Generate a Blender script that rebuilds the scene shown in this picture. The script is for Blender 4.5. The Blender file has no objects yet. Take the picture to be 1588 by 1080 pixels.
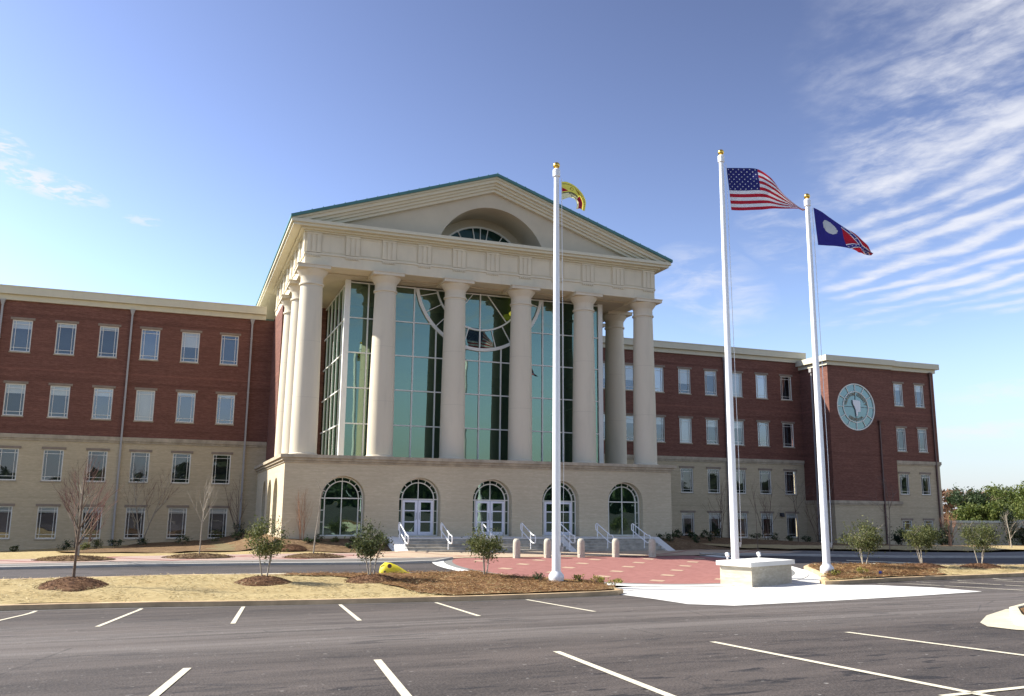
import bpy, bmesh, math, random
from mathutils import Vector, Matrix, noise
from mathutils.geometry import delaunay_2d_cdt
random.seed(7)
R = math.radians
PI = math.pi
scn = bpy.context.scene
col = scn.collection

# ------------------------------------------------------------------ camera, sky, sun, exposure
cam_data = bpy.data.cameras.new('camera')
cam = bpy.data.objects.new('camera', cam_data); col.objects.link(cam)
cam_data.sensor_width = 36; cam_data.lens = 1366.0/1588*36
cam_data.clip_start = 0.1; cam_data.clip_end = 6000
yaw, pitch, roll = 0.3571, 0.1823, 0.0096
fw = Vector((math.sin(yaw)*math.cos(pitch), math.cos(yaw)*math.cos(pitch), math.sin(pitch)))
ri = Vector((math.cos(yaw), -math.sin(yaw), 0)); up = ri.cross(fw)
r2 = ri*math.cos(roll) + up*math.sin(roll); u2 = -ri*math.sin(roll) + up*math.cos(roll)
cam.matrix_world = Matrix((r2, u2, -fw)).transposed().to_4x4()
scn.camera = cam

SUN_EL, SUN_AZ = R(38.6), R(-63)          # azimuth from +Y towards +X (negative: behind-left of the building)
sd = Vector((math.sin(SUN_AZ)*math.cos(SUN_EL), math.cos(SUN_AZ)*math.cos(SUN_EL), math.sin(SUN_EL)))
sun_data = bpy.data.lights.new('sun', 'SUN'); sun_data.energy = 5.0; sun_data.angle = R(0.53); sun_data.color = (1, .95, .86)
sun = bpy.data.objects.new('sun', sun_data); col.objects.link(sun)
sun.rotation_euler = sd.to_track_quat('Z', 'Y').to_euler()
scn.view_settings.view_transform = 'Standard'; scn.view_settings.look = 'None'
scn.view_settings.exposure = 1.0; scn.view_settings.gamma = 1
scn.render.engine = 'CYCLES'
scn.cycles.max_bounces = 7; scn.cycles.transparent_max_bounces = 12

world = bpy.data.worlds.new('World'); scn.world = world; world.use_nodes = True
wt = world.node_tree; wn = wt.nodes; wl = wt.links; wn.clear()
def W(op, a, b=None, c=None, clamp=False):
    n = wn.new('ShaderNodeMath'); n.operation = op; n.use_clamp = clamp
    for i, v in enumerate((a, b, c)):
        if v is None: continue
        if isinstance(v, (int, float)): n.inputs[i].default_value = v
        else: wl.new(v, n.inputs[i])
    return n.outputs[0]
def WSS(x, a, b):
    n = wn.new('ShaderNodeMapRange'); n.interpolation_type = 'SMOOTHSTEP'
    wl.new(x, n.inputs[0]); n.inputs[1].default_value = a; n.inputs[2].default_value = b
    return n.outputs[0]
def WNoise(x, y, z, scale, detail, rough, dist=0.0):
    c = wn.new('ShaderNodeCombineXYZ')
    for i, v in enumerate((x, y, z)):
        if isinstance(v, (int, float)): c.inputs[i].default_value = v
        else: wl.new(v, c.inputs[i])
    n = wn.new('ShaderNodeTexNoise'); wl.new(c.outputs[0], n.inputs['Vector'])
    n.inputs['Scale'].default_value = scale; n.inputs['Detail'].default_value = detail
    n.inputs['Roughness'].default_value = rough; n.inputs['Distortion'].default_value = dist
    return n.outputs[0]
tc = wn.new('ShaderNodeTexCoord'); nv = wn.new('ShaderNodeVectorMath'); nv.operation = 'NORMALIZE'
wl.new(tc.outputs['Generated'], nv.inputs[0])
sx = wn.new('ShaderNodeSeparateXYZ'); wl.new(nv.outputs[0], sx.inputs[0])
DX, DY, DZ = sx.outputs
zz = W('MAXIMUM', DZ, 0.02)
CU = W('DIVIDE', DX, zz); CV = W('DIVIDE', DY, zz)
AZ = W('MULTIPLY', W('ARCTAN2', DX, DY), 57.2958)
EL = W('MULTIPLY', W('ARCSINE', DZ), 57.2958)
sky = wn.new('ShaderNodeTexSky'); sky.sky_type = 'NISHITA'; sky.sun_disc = False
sky.sun_elevation = SUN_EL; sky.sun_rotation = SUN_AZ
sky.air_density = 1.0; sky.dust_density = 0.6; sky.ozone_density = 2.2; sky.altitude = 200
# cirrocumulus bank: real layer coordinates (direction projected on a flat layer high above)
warp = WNoise(CU, CV, 3.1, 1.3, 3, .5)
cu2 = W('ADD', CU, W('MULTIPLY', W('SUBTRACT', warp, .5), .55))
cv2 = W('ADD', CV, W('MULTIPLY', CU, .12))
wv = W('ADD', W('MULTIPLY', W('SINE', W('MULTIPLY', cu2, 33.0)), .5), .5)
n1 = WNoise(W('MULTIPLY', cu2, 2.2), W('MULTIPLY', cv2, .9), 0.0, 2.0, 7, .6, .2)
n2 = WNoise(CU, CV, 9.0, 9.0, 6, .62, .3)
n3 = WNoise(W('MULTIPLY', CU, 1.0), W('MULTIPLY', CV, .7), 4.0, 17.0, 4, .6, .5)
lowf = WSS(CU, 1.5, 2.6)
dens = W('ADD', W('ADD', W('MULTIPLY', W('MULTIPLY', wv, lowf), .30), W('MULTIPLY', n1, .80)), W('ADD', W('MULTIPLY', n2, .40), W('MULTIPLY', n3, W('ADD', .34, W('MULTIPLY', lowf, -.22)))))
edge_n = WNoise(CU, CV, 5.0, 2.2, 5, .6)
m_az = WSS(W('ADD', AZ, W('MULTIPLY', W('SUBTRACT', edge_n, .5), 12.0)), 39.0, 44.5)
m_low = WSS(W('ADD', EL, W('MULTIPLY', W('SUBTRACT', edge_n, .5), 5.0)), 10.8, 13.4)
m_top = W('SUBTRACT', 1.0, W('MULTIPLY', WSS(W('SUBTRACT', EL, W('MULTIPLY', W('SUBTRACT', AZ, 45.0), .9)), 22.0, 28.0), .55))
bank = W('MULTIPLY', W('MULTIPLY', W('MULTIPLY', m_az, m_top), m_low), WSS(dens, .60, 1.10))
def blob(az, el, raz, rel, tilt=0.0, lo=.35, hi=.75, sc=5.0, seed=1.0, amp=1.0):
    a = W('SUBTRACT', AZ, az); e = W('SUBTRACT', EL, el)
    if tilt: e = W('ADD', e, W('MULTIPLY', a, tilt))
    d = W('ADD', W('POWER', W('ABSOLUTE', W('DIVIDE', a, raz)), 2.0), W('POWER', W('ABSOLUTE', W('DIVIDE', e, rel)), 2.0))
    m = W('SUBTRACT', 1.0, d, clamp=True)
    nn = WNoise(W('MULTIPLY', AZ, .06), W('MULTIPLY', EL, .2), seed, sc, 6, .62, .4)
    return W('MULTIPLY', W('MULTIPLY', W('POWER', m, .7), WSS(nn, lo, hi)), amp)
blobs = [blob(-8.9, 18.3, 3.9, .85, .16, .40, .60, 14, 1.0, 1.0), blob(-12.0, 19.9, 2.6, 1.1, .1, .42, .62, 14, 2.0, 1.0),
         blob(-3.2, 17.0, 1.3, .35, 0, .42, .6, 14, 3.0, .6), blob(33.5, 14.0, 4.5, 3.0, .25, .38, .72, 4, 4.0, .6),
         blob(50.0, 4.8, 6.5, .55, -.05, .3, .6, 6, 5.0, .75), blob(50.5, 7.0, 5.0, .7, -.1, .35, .7, 7, 6.0, .6),
         blob(20.0, 17.5, 5.0, 1.5, .1, .48, .8, 5, 7.0, .4), blob(39, 17, 4, 2.5, .2, .4, .75, 5, 8.0, .5)]
cl = bank
for b in blobs: cl = W('MAXIMUM', cl, b)
cl = W('MULTIPLY', cl, .88, clamp=True)
mix = wn.new('ShaderNodeMix'); mix.data_type = 'RGBA'
wl.new(cl, mix.inputs[0]); mix.inputs[7].default_value = (3.5, 3.55, 3.8, 1)
hs = wn.new('ShaderNodeHueSaturation'); hs.inputs['Hue'].default_value = 0.499; hs.inputs['Saturation'].default_value = .74; hs.inputs['Value'].default_value = 1.0
sc1 = wn.new('ShaderNodeVectorMath'); sc1.operation = 'SCALE'; sc1.inputs[3].default_value = .2; wl.new(sky.outputs[0], sc1.inputs[0])
gm = wn.new('ShaderNodeGamma'); gm.inputs[1].default_value = 1.95; wl.new(sc1.outputs[0], gm.inputs[0])
sc2 = wn.new('ShaderNodeVectorMath'); sc2.operation = 'SCALE'; sc2.inputs[3].default_value = 4.5; wl.new(gm.outputs[0], sc2.inputs[0])
wl.new(sc2.outputs[0], hs.inputs['Color'])
hz_ = wn.new('ShaderNodeMix'); hz_.data_type = 'RGBA'; wl.new(W('MULTIPLY', WSS(EL, 13.0, 0.0), .8), hz_.inputs[0]); wl.new(hs.outputs[0], hz_.inputs[6]); hz_.inputs[7].default_value = (2.5, 2.65, 3.15, 1)
wl.new(hz_.outputs[2], mix.inputs[6])
bg = wn.new('ShaderNodeBackground'); bg.inputs[1].default_value = 0.132
wl.new(mix.outputs[2], bg.inputs[0])
wo = wn.new('ShaderNodeOutputWorld'); wl.new(bg.outputs[0], wo.inputs[0])

# ------------------------------------------------------------------ helpers
class Mat:
    def __init__(s, name):
        s.m = bpy.data.materials.new(name); s.m.use_nodes = True
        s.t = s.m.node_tree; s.n = s.t.nodes; s.l = s.t.links
        s.p = s.n['Principled BSDF']
    def node(s, typ, ins=None, **kw):
        n = s.n.new(typ)
        for k, v in kw.items(): setattr(n, k, v)
        for k, v in (ins or {}).items():
            if hasattr(v, 'is_linked') or isinstance(v, bpy.types.NodeSocket): s.l.new(v, n.inputs[k])
            else: n.inputs[k].default_value = v
        return n
    def coord(s): return s.node('ShaderNodeTexCoord').outputs['Object']
    def geo(s): return s.node('ShaderNodeNewGeometry').outputs['Position']
    def noise(s, vec, scale, detail=4, rough=.55, dist=0):
        return s.node('ShaderNodeTexNoise', {'Vector': vec, 'Scale': scale, 'Detail': detail, 'Roughness': rough, 'Distortion': dist}).outputs[0]
    def ramp(s, fac, stops):
        n = s.node('ShaderNodeValToRGB', {'Fac': fac}); e = n.color_ramp.elements
        while len(e) < len(stops): e.new(.5)
        for i, (p, c) in enumerate(stops): e[i].position = p; e[i].color = (*c, 1)
        return n.outputs[0]
    def mix(s, f, a, b, mode='MIX'):
        n = s.node('ShaderNodeMix', data_type='RGBA', blend_type=mode)
        for i, v in ((0, f), (6, a), (7, b)):
            if isinstance(v, bpy.types.NodeSocket): s.l.new(v, n.inputs[i])
            else: n.inputs[i].default_value = v if i == 0 else (*v, 1)
        return n.outputs[2]
    def math(s, op, a, b=0.0, c=0.0, clamp=False):
        n = s.node('ShaderNodeMath', operation=op, use_clamp=clamp)
        for i, v in enumerate((a, b, c)):
            if isinstance(v, bpy.types.NodeSocket): s.l.new(v, n.inputs[i])
            else: n.inputs[i].default_value = v
        return n.outputs[0]
    def scale(s, vec, x, y, z):
        n = s.node('ShaderNodeMapping', {'Vector': vec}); n.inputs['Scale'].default_value = (x, y, z); return n.outputs[0]
    def base(s, c, rough=.8, spec=.3, bump=None, bstr=.3, bdist=.02, metal=0):
        p = s.p
        if isinstance(c, bpy.types.NodeSocket): s.l.new(c, p.inputs['Base Color'])
        else: p.inputs['Base Color'].default_value = (*c, 1)
        p.inputs['Roughness'].default_value = rough; p.inputs['Specular IOR Level'].default_value = spec
        p.inputs['Metallic'].default_value = metal
        if bump is not None:
            b = s.node('ShaderNodeBump', {'Height': bump, 'Strength': bstr, 'Distance': bdist}); s.l.new(b.outputs[0], p.inputs['Normal'])
        return s.m

def wallvec(M):
    # (x+y, z): a wall coordinate that works on faces along X and along Y
    g = M.node('ShaderNodeSeparateXYZ', {'Vector': M.geo()})
    return M.node('ShaderNodeCombineXYZ', {'X': M.math('ADD', g.outputs[0], g.outputs[1]), 'Y': g.outputs[2]}).outputs[0], g.outputs[2]

def mat_brick(name, c1, c2, mortar, var, blot=.25, rough=.85, lines=()):
    M = Mat(name); v, z = wallvec(M)
    b = M.node('ShaderNodeTexBrick', {'Vector': v, 'Color1': (*c1, 1), 'Color2': (*c2, 1), 'Mortar': (*mortar, 1), 'Scale': 1.0,
        'Mortar Size': .008, 'Mortar Smooth': .3, 'Bias': 0.0, 'Brick Width': .22, 'Row Height': .075})
    streak = M.noise(M.scale(v, .5, 6, 1), 1.0, 5, .6)
    blo = M.noise(v, .35, 4, .6)
    fine = M.noise(M.scale(v, 3, 13, 1), 1.0, 3, .7)
    c = M.mix(.55, b.outputs[0], M.ramp(streak, [(.3, tuple(x*(1-var) for x in c1)), (.7, tuple(min(1, x*(1+var)) for x in c2))]))
    c = M.mix(M.node('ShaderNodeMapRange', {0: fine, 1: .4, 2: .65, 3: 0, 4: .65}).outputs[0], c, tuple(x*(1-var*1.1) for x in c1))
    c = M.mix(M.math('MULTIPLY', M.node('ShaderNodeMapRange', {0: blo, 1: .35, 2: .7}).outputs[0], blot), c, tuple(x*.72 for x in c1))
    for (zl, hh, dk) in lines:
        f = M.math('LESS_THAN', M.math('ABSOLUTE', M.math('SUBTRACT', z, zl)), hh)
        c = M.mix(M.math('MULTIPLY', f, abs(dk)), c, tuple(x*(.5 if dk > 0 else 1.9) for x in c1))
    return M.base(c, rough, .25, b.outputs[1], -.25, .01)

def mat_plain(name, c, var=.1, scale=1.5, rough=.7, spec=.3, bump=.1, metal=0, streak=False, joints=(), drip=0):
    M = Mat(name); g = M.geo()
    n = M.noise(M.scale(g, 1, 1, .25) if streak else g, scale, 6, .6)
    cc = M.ramp(n, [(.3, tuple(x*(1-var) for x in c)), (.7, tuple(min(1, x*(1+var)) for x in c))])
    if drip:
        s3 = M.node('ShaderNodeSeparateXYZ', {'Vector': g}); hv = M.node('ShaderNodeCombineXYZ', {'X': M.math('ADD', s3.outputs[0], s3.outputs[1]), 'Y': M.math('MULTIPLY', s3.outputs[2], .10)}).outputs[0]
        dr = M.noise(hv, 2.6, 5, .65); cc = M.mix(M.node('ShaderNodeMapRange', {0: dr, 1: .5, 2: .78, 3: 0, 4: drip}).outputs[0], cc, tuple(x*.55 for x in c))
    if joints:
        zz3 = M.node('ShaderNodeSeparateXYZ', {'Vector': g}).outputs[2]
        f = M.math('LESS_THAN', M.math('ABSOLUTE', M.math('SUBTRACT', M.math('PINGPONG', M.math('SUBTRACT', zz3, joints[0]), joints[1]), 0.0)), .012)
        cc = M.mix(M.math('MULTIPLY', f, .3), cc, tuple(x*.5 for x in c))
    return M.base(cc, rough, spec, M.noise(g, scale*14, 4, .6), bump, .01, metal)

MT = {}
MT['brick'] = mat_brick('red_brick', (.155, .064, .046), (.235, .103, .074), (.27, .17, .13), .27, .22, lines=((9.05, .05, -.35), (12.75, .1, .3), (8.42, .1, .25), (5.15, .12, .2)))
MT['cream'] = mat_brick('cream_brick', (.50, .41, .265), (.61, .51, .345), (.50, .42, .30), .11, .25, lines=((.55, .06, .15),))
MT['cream_light'] = mat_brick('pale_cream_brick', (.55, .46, .31), (.64, .545, .385), (.52, .44, .33), .10, .35)
MT['limestone'] = mat_plain('limestone', (.42, .355, .26), .25, 1.6, .8, .2, .15, drip=.55)
MT['lintel'] = mat_plain('stone_lintel', (.27, .215, .165), .15, 2, .8, .2, .1)
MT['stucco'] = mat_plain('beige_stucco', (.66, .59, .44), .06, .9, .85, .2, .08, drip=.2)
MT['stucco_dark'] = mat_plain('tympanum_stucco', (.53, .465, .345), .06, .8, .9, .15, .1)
MT['column'] = mat_plain('cast_column', (.63, .56, .43), .04, .8, .75, .25, .05, streak=True, joints=(2.9, 1.6), drip=.22)
MT['fascia'] = mat_plain('cream_fascia_metal', (.62, .575, .43), .04, .4, .6, .3, .02, drip=.15)
MT['green_roof'] = mat_plain('green_metal_roof', (.05, .16, .15), .12, 1, .45, .5, .05)
MT['frame'] = mat_plain('pale_window_frame', (.78, .76, .68), .04, 3, .5, .4, 0)
MT['curtain_frame'] = mat_plain('white_mullion', (.80, .80, .75), .03, 3, .45, .4, 0)
MT['white_frame'] = mat_plain('white_door_frame', (.75, .75, .80), .02, 3, .4, .5, 0)
MT['gutter'] = mat_plain('grey_downspout_metal', (.36, .35, .34), .05, 3, .45, .5, 0)
MT['brown_metal'] = mat_plain('brown_downspout_metal', (.10, .05, .04), .08, 3, .5, .5, 0)
MT['white_paint'] = mat_plain('white_paint', (.80, .80, .79), .02, 2, .35, .5, 0)
MT['gold'] = mat_plain('gold_ball', (.8, .5, .09), .05, 3, .25, .5, 0, metal=1)
MT['blind'] = mat_plain('white_blind', (.62, .62, .58), .03, 3, .8, .2, 0)
MT['interior'] = mat_plain('dark_interior', (.06, .06, .062), .3, .6, .9, .1, 0)
MT['dark_metal'] = mat_plain('dark_metal', (.05, .05, .055), .1, 4, .5, .5, 0)
MT['step'] = mat_plain('step_granite', (.42, .385, .32), .3, 2.4, .8, .3, .1)
MT['conc_white'] = mat_plain('white_concrete', (.66, .645, .60), .05, .8, .85, .2, .15)
MT['kerb'] = mat_plain('kerb_concrete', (.50, .36, .21), .3, 1.3, .9, .2, .2)
MT['bollard'] = mat_plain('bollard_aggregate', (.47, .43, .34), .1, 9, .9, .2, .4)
Mp = Mat('road_paint'); gp = Mp.geo()
MT['paint_line'] = Mp.base(Mp.mix(Mp.node('ShaderNodeMapRange', {0: Mp.noise(gp, 22, 5, .8), 1: .56, 2: .66, 3: 0, 4: .75}).outputs[0], Mp.mix(Mp.noise(gp, 2.5, 4, .6), (.68, .62, .47), (.50, .46, .35)), (.09, .08, .07)), .85, .2)
MT['yellow'] = mat_plain('yellow_plastic', (.80, .66, .03), .05, 4, .5, .5, .05)
MT['blue'] = mat_plain('blue_plastic', (.06, .08, .32), .05, 4, .5, .5, .0)

def mat_glass(name, tint, refl, dark, transp=0.0, rough=.02, wob=.02):
    M = Mat(name); M.n.remove(M.p)
    out = M.n['Material Output']
    bn = M.node('ShaderNodeBump', {'Height': M.noise(M.geo(), .45, 2, .5), 'Strength': wob, 'Distance': 1.0})
    gl = M.node('ShaderNodeBsdfGlossy', {'Color': (*tint, 1), 'Roughness': rough, 'Normal': bn.outputs[0]})
    df = M.node('ShaderNodeBsdfDiffuse', {'Color': (*dark, 1)})
    body = df
    if transp:
        tr = M.node('ShaderNodeBsdfTransparent', {'Color': ((.93, .96, .95, 1) if transp > .6 else (.75, .85, .82, 1))})
        body = M.node('ShaderNodeMixShader', {0: transp}); M.l.new(df.outputs[0], body.inputs[1]); M.l.new(tr.outputs[0], body.inputs[2])
    lw = M.node('ShaderNodeLayerWeight', {'Blend': .25})
    fac = M.math('ADD', M.math('MULTIPLY', lw.outputs[0], .35), refl, clamp=True)
    mx = M.node('ShaderNodeMixShader', {0: fac}); M.l.new(body.outputs[0], mx.inputs[1]); M.l.new(gl.outputs[0], mx.inputs[2])
    M.l.new(mx.outputs[0], out.inputs[0])
    return M.m
MT['pane'] = mat_glass('window_glass', (.80, .84, .90), .13, (.05, .06, .07), .95)
MT['pane2'] = mat_glass('window_glass_b', (.82, .85, .90), .19, (.05, .06, .07), .93)
MT['pane3'] = mat_glass('window_glass_c', (.78, .82, .88), .11, (.05, .06, .07), .96)
MT['green_glass'] = mat_glass('green_curtain_glass', (.39, .53, .41), .34, (.018, .04, .028), .25, .01, .008)
MT['dark_glass'] = mat_glass('dark_green_glass', (.5, .7, .6), .03, (.012, .035, .028), .0, .02, .0)
MT['door_glass'] = mat_glass('green_door_glass', (.55, .78, .66), .22, (.012, .03, .02), .5, .01, .02)
MT['teal_glass'] = mat_glass('teal_sign_glass', (.75, .92, .9), .10, (.13, .21, .20), 0, .15, 0)

def tag(o, label=None, cat=None, group=None, kind=None):
    if label: o['label'] = label
    if cat: o['category'] = cat
    if group: o['group'] = group
    if kind: o['kind'] = kind
    return o
def empty(name, loc, label=None, cat=None, group=None, rz=0):
    o = bpy.data.objects.new(name, None); col.objects.link(o); o.location = loc; o.rotation_euler = (0, 0, rz)
    o.empty_display_size = .2
    return tag(o, label, cat, group)

class MB:
    def __init__(s): s.v = []; s.f = []; s.m = []
    def face(s, pts, mi=0):
        i = len(s.v); s.v += [tuple(p) for p in pts]; s.f.append(tuple(range(i, i+len(pts)))); s.m.append(mi)
    def add(s, vs, fs, mi=0):
        i = len(s.v); s.v += [tuple(p) for p in vs]; s.f += [tuple(a+i for a in f) for f in fs]; s.m += [mi]*len(fs)
    def box(s, x0, x1, y0, y1, z0, z1, mi=0):
        s.add([(x0,y0,z0),(x1,y0,z0),(x1,y1,z0),(x0,y1,z0),(x0,y0,z1),(x1,y0,z1),(x1,y1,z1),(x0,y1,z1)],
              [(0,3,2,1),(4,5,6,7),(0,1,5,4),(1,2,6,5),(2,3,7,6),(3,0,4,7)], mi)
    def prism(s, poly, y0, y1, mi=0, axis='y'):
        # poly: (a, z) points; extruded along y (or x)
        f = (lambda a, z, y: (a, y, z)) if axis == 'y' else (lambda a, z, y: (y, a, z))
        n = len(poly); vs = [f(a, z, y0) for a, z in poly] + [f(a, z, y1) for a, z in poly]
        s.add(vs, [tuple(range(n)), tuple(range(2*n-1, n-1, -1))] + [(i, i+n, (i+1) % n+n, (i+1) % n) for i in range(n)], mi)
    def lathe(s, prof, cx, cy, n=24, mi=0, cap=True):
        vs = []
        for r, z in prof:
            for k in range(n): a = 2*PI*k/n; vs.append((cx+r*math.cos(a), cy+r*math.sin(a), z))
        fs = []
        for j in range(len(prof)-1):
            for k in range(n): k2 = (k+1) % n; fs.append((j*n+k, j*n+k2, (j+1)*n+k2, (j+1)*n+k))
        if cap: fs.append(tuple(range(n-1, -1, -1))); fs.append(tuple((len(prof)-1)*n+k for k in range(n)))
        s.add(vs, fs, mi)
    def tube(s, p, q, r0, r1=None, n=8, mi=0, cap=True):
        r1 = r0 if r1 is None else r1
        p = Vector(p); q = Vector(q); d = (q-p)
        if d.length < 1e-6: return
        d.normalize(); a = d.orthogonal().normalized(); b = d.cross(a)
        vs = [p+(a*math.cos(2*PI*k/n)+b*math.sin(2*PI*k/n))*r0 for k in range(n)] + [q+(a*math.cos(2*PI*k/n)+b*math.sin(2*PI*k/n))*r1 for k in range(n)]
        fs = [(k, (k+1) % n, (k+1) % n+n, k+n) for k in range(n)]
        if cap: fs += [tuple(range(n-1, -1, -1)), tuple(range(n, 2*n))]
        s.add(vs, fs, mi)
    def path(s, pts, r, n=8, mi=0):
        for a, b in zip(pts, pts[1:]): s.tube(a, b, r, r, n, mi)
    def build(s, name, mats, parent=None, smooth=False, off=None, fixn=True):
        me = bpy.data.meshes.new(name)
        vs = s.v
        if parent is not None:
            o = parent
            T = Vector((0, 0, 0)); chain = o; rz = 0
            inv = parent_world(parent).inverted(); vs = [tuple(inv @ Vector(v)) for v in vs]
        me.from_pydata(vs, [], s.f)
        for m in (mats if isinstance(mats, (list, tuple)) else [mats]): me.materials.append(m)
        me.polygons.foreach_set('material_index', s.m)
        if fixn:
            bm = bmesh.new(); bm.from_mesh(me)
            bmesh.ops.remove_doubles(bm, verts=bm.verts, dist=1e-5)
            bmesh.ops.recalc_face_normals(bm, faces=bm.faces); bm.to_mesh(me); bm.free()
        if smooth:
            me.polygons.foreach_set('use_smooth', [True]*len(me.polygons))
            if smooth != 'all':
                me.set_sharp_from_angle(angle=R(38))
        ob = bpy.data.objects.new(name, me); col.objects.link(ob)
        if parent is not None: ob.parent = parent
        return ob
def parent_world(o):
    m = Matrix.LocRotScale(o.location, o.rotation_euler, o.scale)
    return parent_world(o.parent) @ m if o.parent else m

def copy_thing(o, loc, rz=None, label=None, parent=None, scale=None):
    c = o.copy(); col.objects.link(c)
    if parent is None:
        c.location = loc
        if rz is not None: c.rotation_euler = (0, 0, rz)
        if scale: c.scale = scale
        if label: c['label'] = label
    else: c.parent = parent
    for ch in list(o.children): copy_thing(ch, None, parent=c)
    return c

# ------------------------------------------------------------------ terrain
def ss(a, b, x):
    t = min(1, max(0, (x-a)/(b-a))); return t*t*(3-2*t)
def interp(x, xs, ys):
    if x <= xs[0]: return ys[0]
    for i in range(len(xs)-1):
        if x <= xs[i+1]: return ys[i] + (ys[i+1]-ys[i])*(x-xs[i])/(xs[i+1]-xs[i])
    return ys[-1]
WX = [-30, -11, -6, -1, 5.3, 30, 36, 43, 49, 54, 66, 80]; WZ = [-3.1, -2.95, -2.7, -2.45, -2.1, -1.75, -1.9, -2.1, -2.45, -2.75, -2.95, -2.95]
def H(X, Y):
    lot = -1.42 - .0515*max(Y, -30) + .0085*min(30, max(-15, X))
    G = -3.914 + .038*min(Y, 45.4)
    t = ss(26.5, 31.5, Y); z = lot*(1-t) + G*t
    if Y > 45.4:
        zw = interp(X, WX, WZ)
        z = z + (zw-z)*ss(45.4, 64, Y)
        dx = max(5-X, 0, X-29.5); dy = max(48.9-Y, 0, 0); d = math.hypot(dx, dy)
        z = max(z, -1.62-.26*d)
    return z
def Hn(X, Y, a, s): return H(X, Y) + a*(noise.noise(Vector((X*s, Y*s, 1.7))) )

def inpoly(x, y, P):
    c = False; n = len(P)
    for i in range(n):
        x1, y1 = P[i]; x2, y2 = P[(i+1) % n]
        if (y1 > y) != (y2 > y) and x < (x2-x1)*(y-y1)/(y2-y1)+x1: c = not c
    return c
def subdiv(P, step):
    out = []
    for i in range(len(P)):
        a = Vector(P[i]); b = Vector(P[(i+1) % len(P)]); n = max(1, int((b-a).length/step))
        out += [tuple(a+(b-a)*k/n) for k in range(n)]
    return out
def drape_mb(P, off, step=1.0, mi=0, mb=None, amp=0, hfun=None):
    """a sheet over polygon P (XY) lying 'off' above the terrain"""
    mb = mb or MB(); h = hfun or H
    B = subdiv(P, step); pts = [Vector(p) for p in B]; n = len(B)
    x0 = min(p[0] for p in B); x1 = max(p[0] for p in B); y0 = min(p[1] for p in B); y1 = max(p[1] for p in B)
    nx = int((x1-x0)/step)+1; ny = int((y1-y0)/step)+1
    for i in range(nx):
        for j in range(ny):
            x = x0+(i+.5)*step; y = y0+(j+.5)*step
            if inpoly(x, y, P) and min((p[0]-x)**2+(p[1]-y)**2 for p in B) > (step*.45)**2: pts.append(Vector((x, y)))
    r = delaunay_2d_cdt(pts, [(i, (i+1) % n) for i in range(n)], [], 1, 1e-5)
    vs = []
    for p in r[0]:
        z = h(p.x, p.y)+off
        if amp: z += amp*noise.noise(Vector((p.x*1.3, p.y*1.3, 0)))+amp*.5*noise.noise(Vector((p.x*4, p.y*4, 3)))
        vs.append((p.x, p.y, z))
    mb.add(vs, [tuple(f) for f in r[2]], mi)
    return mb
def line_strip(mb, a, b, w, off, mi=0):
    a = Vector(a); b = Vector(b); d = (b-a).normalized(); nrm = Vector((-d.y, d.x))*w/2
    n = max(2, int((b-a).length/.5))
    for k in range(n):
        p = a+(b-a)*k/n; q = a+(b-a)*(k+1)/n
        mb.face([(c.x, c.y, H(c.x, c.y)+off) for c in (p-nrm, q-nrm, q+nrm, p+nrm)], mi)
def kerb(mb, P, w, h, closed=True, base=-.05, off=0.0, mi=0):
    """kerb stones along polyline P: outer edge P, width w to the left side"""
    n = len(P); outs = []
    for i in range(n):
        if closed: a = Vector(P[i-1]); c = Vector(P[(i+1) % n])
        else: a = Vector(P[max(0, i-1)]); c = Vector(P[min(n-1, i+1)])
        t = (c-a).normalized(); outs.append(Vector(P[i])+Vector((-t.y, t.x))*w)
    rng = range(n) if closed else range(n-1)
    for i in rng:
        j = (i+1) % n; p, q, r_, s_ = Vector(P[i]), Vector(P[j]), outs[j], outs[i]
        zp = [H(c.x, c.y) for c in (p, q, r_, s_)]
        e = .012
        dpi = (s_-p)*(e/w*2.2); dqj = (r_-q)*(e/w*2.2)
        mb.face([(p.x, p.y, zp[0]+base), (q.x, q.y, zp[1]+base), (q.x, q.y, zp[1]+h-e), (p.x, p.y, zp[0]+h-e)], mi)
        mb.face([(p.x, p.y, zp[0]+h-e), (q.x, q.y, zp[1]+h-e), (q.x+dqj.x, q.y+dqj.y, zp[1]+h), (p.x+dpi.x, p.y+dpi.y, zp[0]+h)], mi)
        mb.face([(p.x+dpi.x, p.y+dpi.y, zp[0]+h), (q.x+dqj.x, q.y+dqj.y, zp[1]+h), (r_.x, r_.y, zp[2]+h), (s_.x, s_.y, zp[3]+h)], mi)
        mb.face([(s_.x, s_.y, zp[3]+h), (r_.x, r_.y, zp[2]+h), (r_.x, r_.y, zp[2]+base), (s_.x, s_.y, zp[3]+base)], mi)
    return [tuple(o) for o in outs]
def arc(cx, cy, r, a0, a1, n): return [(cx+r*math.cos(R(a0+(a1-a0)*k/n)), cy+r*math.sin(R(a0+(a1-a0)*k/n))) for k in range(n+1)]

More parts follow.
